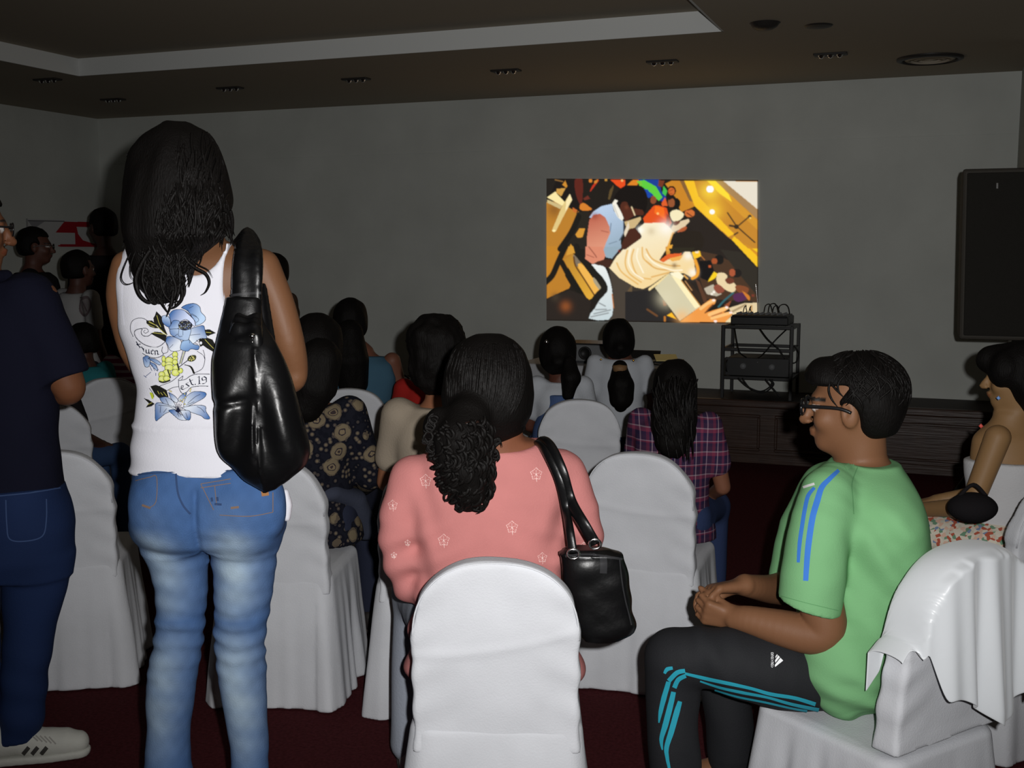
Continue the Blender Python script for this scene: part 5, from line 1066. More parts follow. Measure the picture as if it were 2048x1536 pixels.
# yellow buds, stems, side flower
cp.line(E6(1190, 20, 1120, 280), 1.1, INK); cp.line(E6(1240, 30, 1160, 280), 1.1, INK); cp.line(E6(1215, 30, 1140, 270), 1.2, (170, 176, 96)); cp.line(E6(860, 150, 1000, 50), .9, INK); cp.line(E6(1120, 340, 1300, 200), 1.4, INK); cp.nib(E6(1230, 300, 1350, 340, 1420, 480), 4, LEAF, .2, 4)
cp.poly(E6(1290, 160, 1340, 110, 1450, 105, 1450, 190, 1370, 235, 1290, 215), (60, 62, 40), 3)
for k in range(12): a, r = RNG.rand()*6.28, RNG.rand()**.5; x, y = E6(1370, 165)[0]; cp.dot(x+6*r*math.cos(a), y+5*r*math.sin(a), 1.0, (214, 208, 120))
for cx, cy, rx, ry in ((1030, 90, 52, 60), (910, 205, 78, 62), (1035, 170, 48, 40), (1030, 245, 50, 50), (910, 290, 76, 44), (910, 360, 86, 60), (1050, 360, 60, 56), (1040, 460, 76, 66), (860, 470, 80, 70), (760, 500, 60, 60), (760, 590, 62, 60), (860, 580, 60, 50), (1140, 420, 46, 50), (800, 180, 34, 60), (800, 280, 36, 50)):
    x, y = E6(cx, cy)[0]; cp.dot(x, y, (rx+9)/10.24, (60, 66, 40), (ry+9)/10.24); cp.dot(x, y, rx/10.24, YG, ry/10.24); cp.glow(x-.8, y-.8, rx/19, (224, 226, 176), .7)
cp.a[:] = np.maximum(cp.a, 0); cp.nib(E6(880, 400, 940, 570), 2.6, (50, 54, 34), .3); cp.line(E6(720, 640, 800, 660, 920, 620), 3.2, (44, 46, 32), 3); cp.line(E6(1080, 280, 1110, 400), 3, (46, 48, 34))
for q, p0, p1 in ((E6(380, 150, 470, 110, 530, 200, 500, 330, 430, 340, 390, 240), (290, 712), (297, 730)), (E6(480, 160, 640, 190, 740, 270, 700, 300, 560, 220), (300, 716), (322, 728)), (E6(520, 240, 640, 300, 680, 420, 640, 400, 540, 300), (302, 722), (316, 740))): petal(q, p0, p1, BL0, BL1)
for q in ((400, 150, 460, 240), (520, 330, 560, 420), (560, 300, 620, 420), (610, 280, 690, 400), (430, 540, 540, 450), (640, 470, 640, 520), (400, 520, 450, 560)): cp.line(E6(*q), .9, (60, 80, 130), 3)
# lily at the hem
for q, p0, p1 in ((E6(720, 980, 860, 960, 1000, 1060, 1040, 1180, 880, 1140, 760, 1060), (320, 795), (345, 812)), (E6(900, 870, 1000, 920, 1090, 1020, 1060, 1080, 960, 1010), (338, 787), (352, 803)), (E6(1090, 1010, 1150, 930, 1260, 870, 1230, 980, 1130, 1060), (370, 788), (360, 802)), (E6(1270, 940, 1420, 850, 1640, 870, 1640, 960, 1480, 1060, 1230, 1170, 1220, 1060), (408, 786), (372, 810)),
                  (E6(630, 1110, 740, 1080, 1030, 1180, 1000, 1230, 840, 1300, 720, 1400, 635, 1435), (312, 830), (345, 818)), (E6(1170, 1180, 1440, 1130, 1640, 1150, 1660, 1260, 1740, 1400, 1640, 1410, 1560, 1350, 1400, 1290, 1250, 1230), (416, 836), (380, 814)), (E6(900, 1240, 1010, 1220, 1110, 1290, 1300, 1420, 1140, 1435, 1020, 1350), (342, 824), (370, 838)), (E6(1130, 1240, 1310, 1240, 1350, 1330, 1330, 1430, 1250, 1420, 1180, 1320), (378, 838), (366, 822))): petal(q, p0, p1, BL0, (206, 214, 226), 5)
for q in ((700, 1130, 900, 1150, 1040, 1230), (740, 1150, 730, 1280), (800, 1280, 860, 1200), (1480, 1160, 1560, 1200, 1630, 1280), (1290, 1090, 1440, 960, 1540, 910), (1260, 1130, 1420, 1060), (840, 1000, 900, 1120), (1250, 1290, 1290, 1400)): cp.line(E6(*q), .9, INK, 3)
cp.dot(*E6(1090, 1240)[0], 5, INK, 3.5)
for k in range(13):
    a = -2.6+.36*k; x, y = E6(1090, 1220)[0]; ln = RNG.uniform(8, 17); cp.line([(x, y), (x+ln*.7*math.cos(a), y+ln*math.sin(a)*1.0)], .9, INK)
for x, y in ((1230, 900), (1240, 970), (1200, 1010), (1140, 1030), (1180, 1060), (1230, 1110), (1350, 800), (1340, 840), (920, 830), (950, 850)): cp.dot(*E6(x, y)[0], 1.7, (60, 58, 40)); cp.dot(*E6(x, y)[0], 1.2, (222, 210, 130))
cp.backing(7, (212, 212, 220))
printm = mat('shirt_print_ink', (.5, .5, .5), .85, spec=.15, attr=True)
decal('shirt_print', cp, tkb, printm, tko, .002, .5, 'blue and yellow flower print with scroll lettering')
# jeans
J = Field(.0065)
jl = [(1048, 269, 421), (1090, 281, 418), (1135, 299, 416), (1190, 312, 416), (1244, 312, 413), (1288, 305, 406), (1353, 292, 397), (1408, 292, 389), (1462, 293, 378), (1505, 288, 384), (1560, 286, 388), (1640, 286, 390), (1740, 284, 394), (1775, 282, 396)]
jr = [(1048, 416, 563), (1090, 419, 558), (1135, 424, 553), (1190, 427, 545), (1244, 426, 537), (1277, 427, 534), (1315, 430, 532), (1380, 438, 535), (1435, 450, 536), (1490, 459, 537), (1560, 460, 540), (1640, 458, 546), (1740, 456, 550), (1775, 454, 552)]
J.loft(silrows(jl, DG, .98), .012); J.loft(silrows(jr, DG, .98), .012)
J.loft(silrows([(938, 268, 552, DG, .6), (965, 267, 560, DG, .62), (1000, 267, 567, DG, .64), (1045, 269, 565, DG, .64), (1075, 275, 562, DG, .6), (1092, 300, 540, DG, .5)], DG, pad=.003), .03, 2.3)
for x in (345, 492): J.ell(V(x, 1015, DG-.075), (.085, .055, .09), .05)
def jw(P):
    x, y, z = P[..., 0], P[..., 1], P[..., 2]; zk = V(400, 1265, DG)[2]; xs = V(418, 1000, DG)[0]; s = np.sign(x-xs)
    kn = np.exp(-((z-zk)/.09)**2); an = np.clip((.36-z)/.2, 0, 1); th = np.exp(-((z-V(400, 1100, DG)[2])/.06)**2)
    d = .003*kn*np.sin(150*z+22*s*x+4*np.sin(17*x)+3.5*noise(P, (3, 3, 5), 8))+.0022*an*np.sin(120*z-18*s*x+3*noise(P, (3, 3, 5), 18))+.0018*th*np.sin(130*z+14*x+3*noise(P, (3, 3, 5), 28))
    d = d+.003*noise(P, (5, 5, 9), 31)+.0022*np.abs(noise(P, (5, 5, 22), 61))*(kn+.5*an+.6*th)*3
    d = d+.010*np.exp(-((x-xs)/.007)**2)*(z > V(400, 1092, DG)[2])*(y < DG)*np.clip((V(400, 950, DG)[2]-z)/.02, 0, 1)
    return d
J.disp(jw)
jb = J.build(); jv = jb[0]
# worn-pale denim down the middle of each leg
pz = lambda py: V(400, py, DG)[2]
cxl = np.interp(-jv[:, 2], [-pz(r[0]) for r in jl], [V((r[1]+r[2])/2-14, r[0], DG)[0] for r in jl]); cxr = np.interp(-jv[:, 2], [-pz(r[0]) for r in jr], [V((r[1]+r[2])/2-6, r[0], DG)[0] for r in jr])
isr = jv[:, 0] > V(418, 1000, DG)[0]; dx = np.abs(jv[:, 0]-np.where(isr, cxr, cxl))
zf = np.interp(-jv[:, 2], [-pz(v) for v in (960, 1030, 1060, 1120, 1200, 1230, 1265, 1300, 1400, 1470, 1530)], [0, .15, .75, .9, .6, .12, .45, .8, .85, .5, .15])
fade = 1.15*np.exp(-(dx/.047)**2)*zf*np.where(isr, 1.0, .8)
fade = fade*(.85+.3*noise(jv, (9, 9, 20), 5))
jc = SK(66, 98, 146)*(1-np.clip(fade, 0, 1))[:, None]+SK(164, 184, 200)*np.clip(fade, 0, 1)[:, None]
jc *= (.92+.14*noise(jv, (30, 30, 50), 12))[:, None]
denim = mat('faded_denim', (.1, .2, .4), .85, spec=.15, attr=True, bump=.2, bscale=320)
jo = part('jeans', jb, denim, GP, cols=jc); jbv = bvh_of(jb)
stitch = mat('orange_stitching', srgb(120, 98, 84), .8); seam = mat('denim_seam', srgb(44, 66, 104), .85); fr = mat('worn_thread', srgb(176, 150, 110), .9)
band('waistband_stitch', [(272, 950), (330, 946), (400, 944), (470, 942), (548, 940)], 2, jbv, seam, jo)
band('centre_seam', [(352, 948), (356, 985), (366, 1010), (380, 1028)], 4, jbv, seam, jo)
for q in ([(272, 962), (300, 955), (314, 955), (313, 1002), (300, 1015)], [(402, 968), (440, 962), (462, 958)], [(402, 968), (418, 1000), (428, 1020)], [(440, 1030), (500, 1032), (545, 1024)], [(430, 972), (434, 1010)], [(505, 985), (510, 1030)], [(545, 985), (545, 1024)], [(272, 1018), (318, 1026)], [(402, 976), (440, 970), (462, 967)]): band('pocket_stitch', q, 1.5, jbv, stitch, jo, .002, 5)
for q in ([(462, 1016), (478, 1014)], [(285, 1010), (302, 1016)], [(424, 995), (425, 1003)], [(435, 994), (436, 1002)], [(430, 1008), (444, 1009)]): band('frayed_patch', q, 4.5, jbv, stitch if q[0][0] > 440 or q[0][0] < 300 else seam, jo, .002, 3)
lp_ = band('leather_patch', [(522, 985), (536, 983)], 16, jbv, mat('tan_leather', srgb(150, 104, 60), .7), jo, .003, 3)
# a white tag of cloth hanging from the right pocket
F = Field(.005); F.chain([V(571, 985, DG-.02), V(576, 1010, DG-.02), V(574, 1034, DG-.02)], [.010, .013, .011], .01, ((1, 0, 0), .8)); part('handkerchief', F.build(), tankm, GP)
# shoes
shoes(GP, [V(340, 1790, DG), V(502, 1790, DG)], 0, .95)
# hair
H = Field(.0065)
hr = [(246, 338, 372), (252, 318, 392), (266, 292, 418), (300, 268, 440), (340, 258, 454), (385, 252, 464), (410, 251, 466), (440, 250, 452), (470, 254, 456), (492, 262, 426), (515, 268, 396), (545, 276, 388), (580, 290, 378), (604, 322, 374)]
H.loft([(z, cx, cy-(.0 if z > 1.6 else .035*np.clip((1.62-z)/.15, 0, 1)), rx, min(ry, .125)) for z, cx, cy, rx, ry in silrows(hr, DG-.035, .98)], .02)
H.sub(lambda P: (lambda q: np.maximum(np.maximum(.04-q[..., 1]-.4*np.maximum(q[..., 2]-.03, 0), q[..., 2]-.07), np.abs(q[..., 0])-.075))((P-hdG.c)@hdG.R), hdG.c-.3, hdG.c+.3, .012)
H.ell(V(392, 520, DG+.01), (.2, .07, .1), .01, sub=True)
H.disp(lambda P: .006*noise(P, (9, 9, 3), 2)+.004*noise(P, (20, 20, 6), 4))
part('hair', H.build(), hairm, GP)
lk = []
def lockpx(pts, r, dd=DG-.125): return ([V(a, b, dd if len(c) == 0 else c[0]) for a, b, *c in pts], [r*t for t in np.interp(np.linspace(0, 1, len(pts)), [0, .3, .75, 1], [.9, 1, .7, .15])])
rs = np.random.RandomState(5)
for k in range(300):                        # waves lying over the mass
    x0 = rs.uniform(262, 456); y0 = rs.uniform(262, 500); x1 = x0+(352-x0)*rs.uniform(.1, .5)+rs.uniform(-14, 14); y1 = min(y0+rs.uniform(60, 170), 575); ph, a = rs.rand()*6, rs.uniform(2, 5)+5*(y0 > 360); pts = []
    for t in np.linspace(0, 1, 7):
        y = y0+(y1-y0)*t; x = x0+(x1-x0)*t+a*math.sin(ph+7*t); l, r = np.interp(y, [q[0] for q in hr], [q[1] for q in hr]), np.interp(y, [q[0] for q in hr], [q[2] for q in hr])
        u = np.clip((x-(l+r)/2)/max((r-l)/2, 1), -.96, .96); x = (l+r)/2+u*(r-l)/2
        zz = V(400, y, DG)[2]; dc = DG-.035-(.0 if zz > 1.6 else .035*np.clip((1.62-zz)/.15, 0, 1)); ry = min(M((r-l)/2, DG)*.98, .125); pts.append((x, y, dc-ry*math.sqrt(1-u*u)+.004-.010*rs.rand()*(y > 380)))
    lk.append(lockpx(pts, rs.uniform(.0022, .0042)))
curls = [[(300, 500), (282, 530), (272, 560), (280, 590), (300, 605), (312, 592)], [(330, 520), (322, 560), (330, 590), (345, 604), (362, 600)], [(368, 490), (372, 518), (390, 535), (412, 548), (419, 565), (412, 583), (402, 590)], [(350, 530), (362, 570), (364, 596), (352, 612), (340, 618)], [(292, 520), (285, 556), (290, 580), (300, 600), (312, 608), (322, 598)], [(340, 540), (352, 575), (346, 600), (336, 612)], [(310, 540), (306, 572), (318, 596), (332, 600)], [(356, 540), (367, 566), (369, 588), (360, 604)], [(262, 505), (250, 530), (243, 555), (252, 568), (270, 562), (274, 540)], [(272, 500), (262, 528), (262, 552), (270, 560)], [(395, 480), (404, 500), (402, 522), (394, 538)], [(325, 560), (316, 590), (326, 610), (338, 628)], [(347, 580), (342, 610), (333, 634)], [(296, 560), (292, 585), (302, 598), (316, 590)], [(352, 500), (360, 540), (358, 580), (350, 610)], [(378, 512), (398, 530), (416, 540), (426, 556)]]
for i, c in enumerate(curls): lk.append(lockpx([(a, b, DG-.15+.004*(i % 4)) for a, b in c], (.005, .0036, .0036, .0046, .003, .0036, .0034, .0036, .0014, .0012, .0016, .0036, .0034, .0026, .005, .0014)[i]))
for k in range(190):
    x0, y0 = rs.uniform(280, 372), rs.uniform(480, 540); ph, a = rs.rand()*6, rs.uniform(3, 9); ln = rs.uniform(40, 95)*(1-.5*abs(x0-330)/60)
    lk.append(lockpx([(x0+(338-x0)*.3*t+a*math.sin(ph+6*t), y0+ln*t, DG-.135-.012*rs.rand()) for t in np.linspace(0, 1, 7)], rs.uniform(.0012, .0032)))
for k in range(26):                        # right-hand lower edge, falling forward
    x0, y0 = rs.uniform(400, 456), rs.uniform(380, 430); lk.append(lockpx([(x0+6*math.sin(3*t+k)+10*t, y0+t*rs.uniform(60, 85), DG-.09+.04*t) for t in np.linspace(0, 1, 5)], rs.uniform(.003, .005)))
for k in range(22): 
    x0 = rs.uniform(252, 275); y0 = rs.uniform(300, 440); lk.append(lockpx([(x0-6*math.sin(2.5*t+k)-4*t, y0+t*70, DG-.04) for t in np.linspace(0, 1, 5)], rs.uniform(.0015, .003)))
strands('hair_locks', GP, lk)
# --- black hobo bag on her right shoulder
DB = DG-.17
leather = mat('black_leather', srgb(11, 11, 12), .34, spec=.36, bump=.1, bscale=45)
BP = thing('handbag', 'large black leather slouchy shoulder bag hanging behind the standing girl\'s right arm', 'handbag', V(520, 980, DB))
Bf = Field(.006)
br = [(596, 459, 520, DG-.135, .45), (615, 456, 520, DG-.14, .45), (640, 450, 522, DB+.03, .5), (660, 444, 534, DB+.02, .5), (680, 438, 548), (720, 425, 570), (760, 415, 590), (800, 412, 604), (850, 424, 617), (900, 442, 623), (935, 460, 610), (960, 485, 585), (975, 510, 560), (982, 528, 545)]
Bf.loft(silrows(br, DB, .55), .02, 2.2)
zb = lambda py: V(500, py, DB)[2]; xb = lambda px: V(px, 800, DB)[0]
def bw(P):
    x, y, z = P[..., 0], P[..., 1], P[..., 2]; u = np.clip((zb(640)-z)/(zb(980)-zb(640))*-1, 0, 1)
    d = .010*np.sin(62*(x+.35*(z-1)*np.sign(x-xb(520))*.6)+3*noise(P, (2.5, 2, 2.5), 3))*np.clip((zb(720)-z)/.12, 0, 1)*np.clip((z-zb(960))/.1, 0, 1)
    d = d+.008*noise(P, (3, 3, 3), 9)
    d = d-.006*np.exp(-((x-xb(524)+.02*(z-zb(800)))/.004)**2)*(z < zb(690))
    d = d+.008*np.exp(-((z-zb(800)-.15*(x-xb(470)))/.008)**2)*np.exp(-((x-xb(470))/.05)**2)
    return d
Bf.disp(bw)
bb_ = Bf.build(); part('bag_body', bb_, leather, BP); bbv = bvh_of(bb_)
S1 = Field(.0055)
st = [(520, 545, DG+.09, 20), (502, 508, DG+.05, 26), (496, 492, DG-.005, 31), (495, 505, DG-.075, 32), (493, 540, DG-.115, 32), (489, 590, DG-.13, 31), (486, 640, DG-.14, 34), (488, 690, DB-.02, 40)]
p_, r_ = limb_pts(st); S1.chain(p_, r_, .02, ((.12, .99, .1), .32), n=4); S1.disp(lambda P: .0015*np.sin(130*P[..., 0]+4*P[..., 2])+.003*noise(P, (6, 6, 5), 7))
sb_ = S1.build(); part('shoulder_strap', sb_, leather, BP); sbv = bvh_of(sb_)
S2 = Field(.0055); S2.chain([V(525, 575, DG-.05), V(540, 690, DB+.02), V(580, 790, DB+.02), V(600, 850, DB+.0)], [.012, .016, .016, .012], .01, ((.3, .9, .1), .5)); part('side_strap', S2.build(), leather, BP)
band('strap_seam', [(456, 592), (488, 588), (521, 586)], 5, sbv, mat('leather_edge', srgb(44, 44, 46), .35), BP, .003)
stm = mat('steel_stud', (.9, .9, .92), .16, 1)
for px_, py_, r in ((505, 672, .0065), (505, 708, .0065), (479, 720, .005), (505, 684, .003)):
    h_ = hit(sbv, px_, py_, .001) or hit(bbv, px_, py_, .001)
    if h_ is not None: part('stud', lathe(tuple(h_), [(r, 0), (r*.9, r*.5), (r*.5, r*.8), (0, r*.9)], 12, (0, -1, .1)), stm, BP)
# ================================================================= seated woman in pink
DP = 2.66
PP = person('person seated in a salmon pink embroidered tunic, dark hair clipped in a curly ponytail', at(985, DP))
psk = SK(120, 74, 52)
hdP = Head(V(985, 785, DP+.0), headframe(6, 4), 1.06)
def common_legs(F, hips, knees, ankles, r): 
    for a, b, c in zip(hips, knees, ankles): F.chain([a, b, c, c+np.array((0, .1, -.04))], [r*1.3, r, r*.65, r*.6], .03)
F = Field(.0075)
hdP.ops(F, V(1000, 905, DP+.0), .06)
torsoP = [(880, 960, 1075, DP, .9), (893, 900, 1105, DP, .6), (910, 855, 1128, DP, .5), (935, 822, 1145, DP, .48), (975, 806, 1150, DP, .5), (1040, 812, 1138, DP, .56), (1100, 826, 1130, DP, .6), (1160, 830, 1128, DP, .62), (1240, 818, 1150, DP, .62), (1330, 808, 1172, DP, .62), (1350, 815, 1165, DP, .62)]
F.loft(silrows(torsoP, DP, pad=-.014), .02, 2.2)
LA = [(824, 952, DP, 38), (797, 1040, DP-.01, 37), (799, 1112, DP, 33), (818, 1175, DP+.03, 28), (860, 1200, DP+.16, 24), (930, 1190, DP+.26, 20)]
RA = [(1130, 946, DP, 36), (1160, 1020, DP, 36), (1172, 1090, DP+.01, 33), (1165, 1150, DP+.03, 28), (1120, 1185, DP+.17, 24), (1050, 1190, DP+.27, 19)]
for A_ in (LA, RA): p_, r_ = limb_pts(A_); F.chain(p_, [r-.008 for r in r_], .02, n=3)
hand(F, V(930, 1190, DP+.26), (.8, .5, -.1), (0, 0, -1), .9, .5, -1); hand(F, V(1050, 1190, DP+.27), (-.8, .5, -.1), (0, 0, -1), .9, .5, 1)
hipsP = [at(985, DP)+np.array((s*.1, .02, .565)) for s in (-1, 1)]; knP = [at(985, DP)+np.array((s*.13, .42, .54)) for s in (-1, 1)]; anP = [at(985, DP)+np.array((s*.13, .44, .09)) for s in (-1, 1)]; knP[0] = knP[0]+np.array((-.08, .0, 0)); anP[0] = np.array((VZ(800, 1510, .05)[0]+.03, VZ(800, 1510, .05)[1], .09))
common_legs(F, hipsP, knP, anP, .055)
b_ = F.build(); part('body', b_, skinm, PP, cols=hdP.color(b_[0], psk))
K_ = Field(.0065)
p_, r_ = limb_pts(LA[:5]); K_.chain(p_[:4], [r+.003 for r in r_[:4]], .02, n=3); K_.plane(p_[3]+np.array((0, .02, -.035)), (.25, .5, -1)); p_, r_ = limb_pts(RA[:4]); 
K_.chain(p_[:3], [r+.004 for r in r_[:3]], .02, n=3)
K_.loft(silrows(torsoP, DP, pad=.004), .03, 2.2)
K_.ell(V(1010, 872, DP-.02), (.085, .1, .035), .012, sub=True)
# pleat lines and drape
def kw(P):
    x, y, z = P[..., 0], P[..., 1], P[..., 2]; xc = V(985, 1000, DP)[0]
    f = .0045*np.sin(60*(x-.5*(z-.9)*np.sign(x-xc)))*np.exp(-((np.abs(x-xc)-.155)/.03)**2)*(z > .7)
    f = f+.004*np.sin(75*z+25*np.abs(x-xc)+2*noise(P, (3, 3, 3), 3))*np.clip((.92-z)/.12, 0, 1)*np.clip(np.abs(x-xc)/.12, 0, 1)
    return f+.004*noise(P, (4, 4, 5), 6)+.002*noise(P, (11, 11, 13), 16)
K_.disp(kw)
pinkm = mat('salmon_pink_cotton', srgb(190, 122, 119), .85, spec=.12, bump=.12, bscale=260, mottle=.06, mscale=14)
k_ = K_.build(); tun = part('tunic', k_, pinkm, PP); tbv = bvh_of(k_)
embm = mat('white_embroidery', srgb(240, 206, 200), .8)
def sprig(x, y, s=1.0, i=0):
    c = Canvas(x-16*s, x+16*s, y-19*s, y+19*s, .7)
    for k in range(5):
        a = -PI/2+k*2*PI/5; px_, py_ = x+8*s*math.cos(a), y+8.5*s*math.sin(a)
        c.line([(x, y), (px_, py_)], 1.3, (240, 206, 200)); c.line([(px_-4*s*math.sin(a), py_+4*s*math.cos(a)), (px_+4*s*math.cos(a), py_+4*s*math.sin(a)), (px_+4*s*math.sin(a), py_-4*s*math.cos(a))], 1.5, (240, 206, 200))
        for q in (-1, 1): c.dot(px_-q*4*s*math.sin(a), py_+q*4*s*math.cos(a), 1.2*s, (240, 206, 200))
    c.line([(x, y), (x+1, y+16*s)], 1.4, (240, 206, 200)); c.a = (c.a > .35).astype(float)
    decal('embroidered_sprig', c, tbv, mat('white_embroidery_col', (.5, .5, .5), .8, attr=True), tun, .0015)
for q in ((852, 961), (1072, 948), (888, 1080), (1024, 1054), (786, 1010, .8), (815, 1085, .5), (1084, 1115, .8), (1152, 1030, .6), (1168, 1092, .7), (788, 1110, .5)): sprig(*q)
c = Canvas(955, 990, 960, 1016, .7)
for k in range(10): c.dot(985-1.9*k, 968+4.6*k, 1.5, (240, 210, 204)); c.dot(962+.6*k, 992+2.2*k, 1.3, (240, 210, 204))
c.line([(985, 968), (966, 1014), (962, 992)], 1.1, (240, 210, 204)); c.a = (c.a > .35).astype(float); decal('embroidered_point', c, tbv, mat('white_embroidery_col', (.5, .5, .5), .8, attr=True), tun, .0015)
L = Field(.009)
for a, b, cc in zip(hipsP, knP, anP): L.chain([a, b], [.095, .075], .03); L.chain([b, cc], [.075, .06], .03)
L.disp(lambda P: .005*noise(P, (9, 9, 3), 5)); part('trousers', L.build(), cl('pale_grey_trousers', (150, 156, 168)), PP)
shoes(PP, [anP[0]+np.array((0, .02, 0)), anP[1]+np.array((0, .03, 0))], 10, .9, mat('white_sandal', srgb(200, 200, 200), .6))
# hair: smooth crown, clip, curly bunch
H = Field(.0065)
hrP = [(668, 955, 1000), (676, 930, 1025), (700, 903, 1050), (740, 888, 1064), (790, 882, 1070), (830, 886, 1064), (862, 902, 1046), (885, 925, 1015)]
H.loft(silrows(hrP, DP-.03, .98), .02)
H.sub(lambda P: (lambda q: np.maximum(np.maximum(.03-q[..., 1]-.4*np.maximum(q[..., 2]-.03, 0), q[..., 2]-.07), np.abs(q[..., 0])-.3))((P-hdP.c)@hdP.R), hdP.c-.3, hdP.c+.3, .012)
H.chain([V(938, 835, DP-.13), V(925, 880, DP-.16), V(930, 930, DP-.165), V(940, 975, DP-.16), V(942, 1000, DP-.155)], [.05, .062, .06, .045, .026], .02)
H.ell(V(880, 858, DP-.12), (.04, .04, .05), .02)
H.disp(lambda P: np.where(P[..., 2] < V(940, 850, DP)[2], .009*noise(P, (13, 13, 11), 7), .002*noise(P, (8, 8, 20), 8)))
part('hair', H.build(), hairm, PP)
rs = np.random.RandomState(9); lk = []
for k in range(120):                                                   # combed strands over the crown towards the clip
    a = rs.uniform(-1.25, 1.25); t0 = rs.uniform(.06, .5); pts = []
    for t in np.linspace(t0, 1, 6):
        y = 672+185*t; l, r = np.interp(y, [q[0] for q in hrP], [q[1] for q in hrP]), np.interp(y, [q[0] for q in hrP], [q[2] for q in hrP]); u = math.sin(a)*(1-.35*max(t, 0)**2)-.18*max(t, 0)**2
        x = (l+r)/2+u*(r-l)/2; ry = M((r-l)/2, DP)*.98; pts.append(V(x, y, DP-.03-ry*math.sqrt(max(0, 1-u*u))+.002))
    lk.append((pts, [.0016, .0026, .003, .003, .0026, .0012]))
for k in range(190):                                                   # curls of the bunch
    th, ph = rs.uniform(-1.5, 1.5), rs.uniform(0, 1); y = 830+ph*165; rr = np.interp(y, [830, 880, 930, 975, 1005], [50, 62, 60, 45, 20]); xc_ = np.interp(y, [830, 880, 930, 1000], [936, 922, 926, 942])
    x = xc_+rr*math.sin(th)*.96; dd = DP-.15-M(rr, DP)*math.cos(th)*1.0; R0 = rs.uniform(8, 16); w = rs.uniform(4, 7); p0 = rs.rand()*6
    lk.append(([V(x+R0*.6*math.cos(p0+w*t), y+26*t+R0*.5*math.sin(p0+w*t), dd-.004*math.sin(5*t)) for t in np.linspace(0, 1, 7)], [.0018, .004, .005, .0048, .004, .003, .0008]))
for x, y in ((862, 850), (858, 872), (866, 890), (990, 880), (985, 905), (978, 930), (894, 968), (902, 985), (975, 962), (968, 985), (925, 1006), (950, 1008), (868, 835)):
    for k in range(5): p0, w, s_ = rs.rand()*6, rs.uniform(3, 6), rs.choice((-1, 1)); lk.append(([V(x+9*math.cos(p0+s_*w*t)+6*t*np.sign(x-928), y+12*t+8*math.sin(p0+s_*w*t), DP-.17) for t in np.linspace(0, 1, 6)], [.003, .004, .0035, .003, .002, .0006]))
strands('hair_locks', PP, lk)
part('hair_clip', tube([V(930, 848, DP-.2), V(955, 846, DP-.19), V(985, 856, DP-.155)], [.004, .006, .004], 8), mat('dark_brown_clip', srgb(40, 26, 22), .3), PP)
# --- her black handbag with two straps
HB = thing('handbag', 'small black leather handbag with two straps and chrome rings hanging from the pink woman\'s shoulder', 'handbag', V(1200, 1280, 2.5))
DH = 2.49
Bf = Field(.005)
Bf.loft(silrows([(1096, 1126, 1212), (1106, 1122, 1246), (1130, 1124, 1256), (1180, 1133, 1262), (1225, 1143, 1270), (1250, 1150, 1275), (1268, 1156, 1270), (1280, 1170, 1240)], DH, .5), .02, 2.8)
Bf.disp(lambda P: .006*noise(P, (6, 5, 7), 5)+.0035*noise(P, (13, 9, 15), 15)-.004*np.exp(-((P[..., 2]-V(1200, 1106, DH)[2])/.004)**2))
b_ = Bf.build(); part('bag_body', b_, leather, HB); hbv = bvh_of(b_)
ed = mat('leather_edge', srgb(44, 44, 46), .35)
band('zip_flap', [(1132, 1112), (1180, 1110), (1244, 1118)], 4, hbv, ed, HB); band('front_tab', [(1206, 1112), (1207, 1128), (1206, 1146)], 14, hbv, ed, HB, .003); band('side_seam', [(1238, 1116), (1246, 1180), (1262, 1250)], 2.5, hbv, ed, HB)
def strap(pts, w): return tube([V(a, b, d) for a, b, d in pts], w, 14, 6, False, ((.25, .95, .2)/np.linalg.norm((.25, .95, .2)), .3))
part('strap', strap([(1072, 905, DP+.06), (1085, 884, DP-.02), (1100, 893, DP-.10), (1122, 940, DP-.145), (1140, 1000, DP-.145), (1168, 1050, DH-.02), (1190, 1088, DH-.02)], .0145), leather, HB)
part('strap', strap([(1060, 908, DP+.07), (1076, 888, DP-.03), (1092, 905, DP-.115), (1118, 960, DP-.15), (1132, 1020, DP-.15), (1140, 1065, DH-.03), (1146, 1106, DH-.045)], .0105), leather, HB)
for x, y, dd in ((1190, 1088, DH-.03), (1147, 1108, DH-.055)):
    c_ = V(x, y, dd); part('ring', tube([c_+np.array((.013*math.cos(a), 0, .011*math.sin(a))) for a in np.linspace(0, 2*PI, 14, endpoint=False)], .0026, 8, 2, True), stm, HB)
# ================================================================= boy in green
DBY = 2.76
BO = person('person seated in profile in a green T-shirt, black striped track trousers and glasses', at(1690, DBY))
bsk = SK(120, 83, 58)
hdB = Head(V(1702, 812, DBY), headframe(66, 2), 1.03)
F = Field(.005)
hdB.ops(F, V(1722, 935, DBY+.01), .06)
torsoB = [(905, 1700, 1762, DBY, 1.0), (922, 1672, 1790, DBY, 1.2), (945, 1645, 1806, DBY, 1.5), (975, 1630, 1820, DBY, 1.75), (1020, 1615, 1834, DBY, 1.75), (1090, 1606, 1846, DBY, 1.45), (1160, 1604, 1852, DBY, 1.3), (1240, 1600, 1850, DBY, 1.2), (1320, 1592, 1830, DBY-.01, 1.2), (1370, 1606, 1795, DBY-.02, 1.3), (1396, 1640, 1755, DBY-.03, 1.3)]
F.loft(silrows(torsoB, DBY, pad=-.012), .02, 2.2)
nA = [(1660, 990, 2.63, 38), (1640, 1090, 2.58, 42), (1640, 1190, 2.565, 45), (1650, 1255, 2.56, 44), (1622, 1268, 2.57, 42), (1560, 1255, 2.60, 37), (1500, 1240, 2.63, 29), (1472, 1236, 2.65, 25)]
p_, r_ = limb_pts(nA); F.chain(p_, r_, .012, n=4)
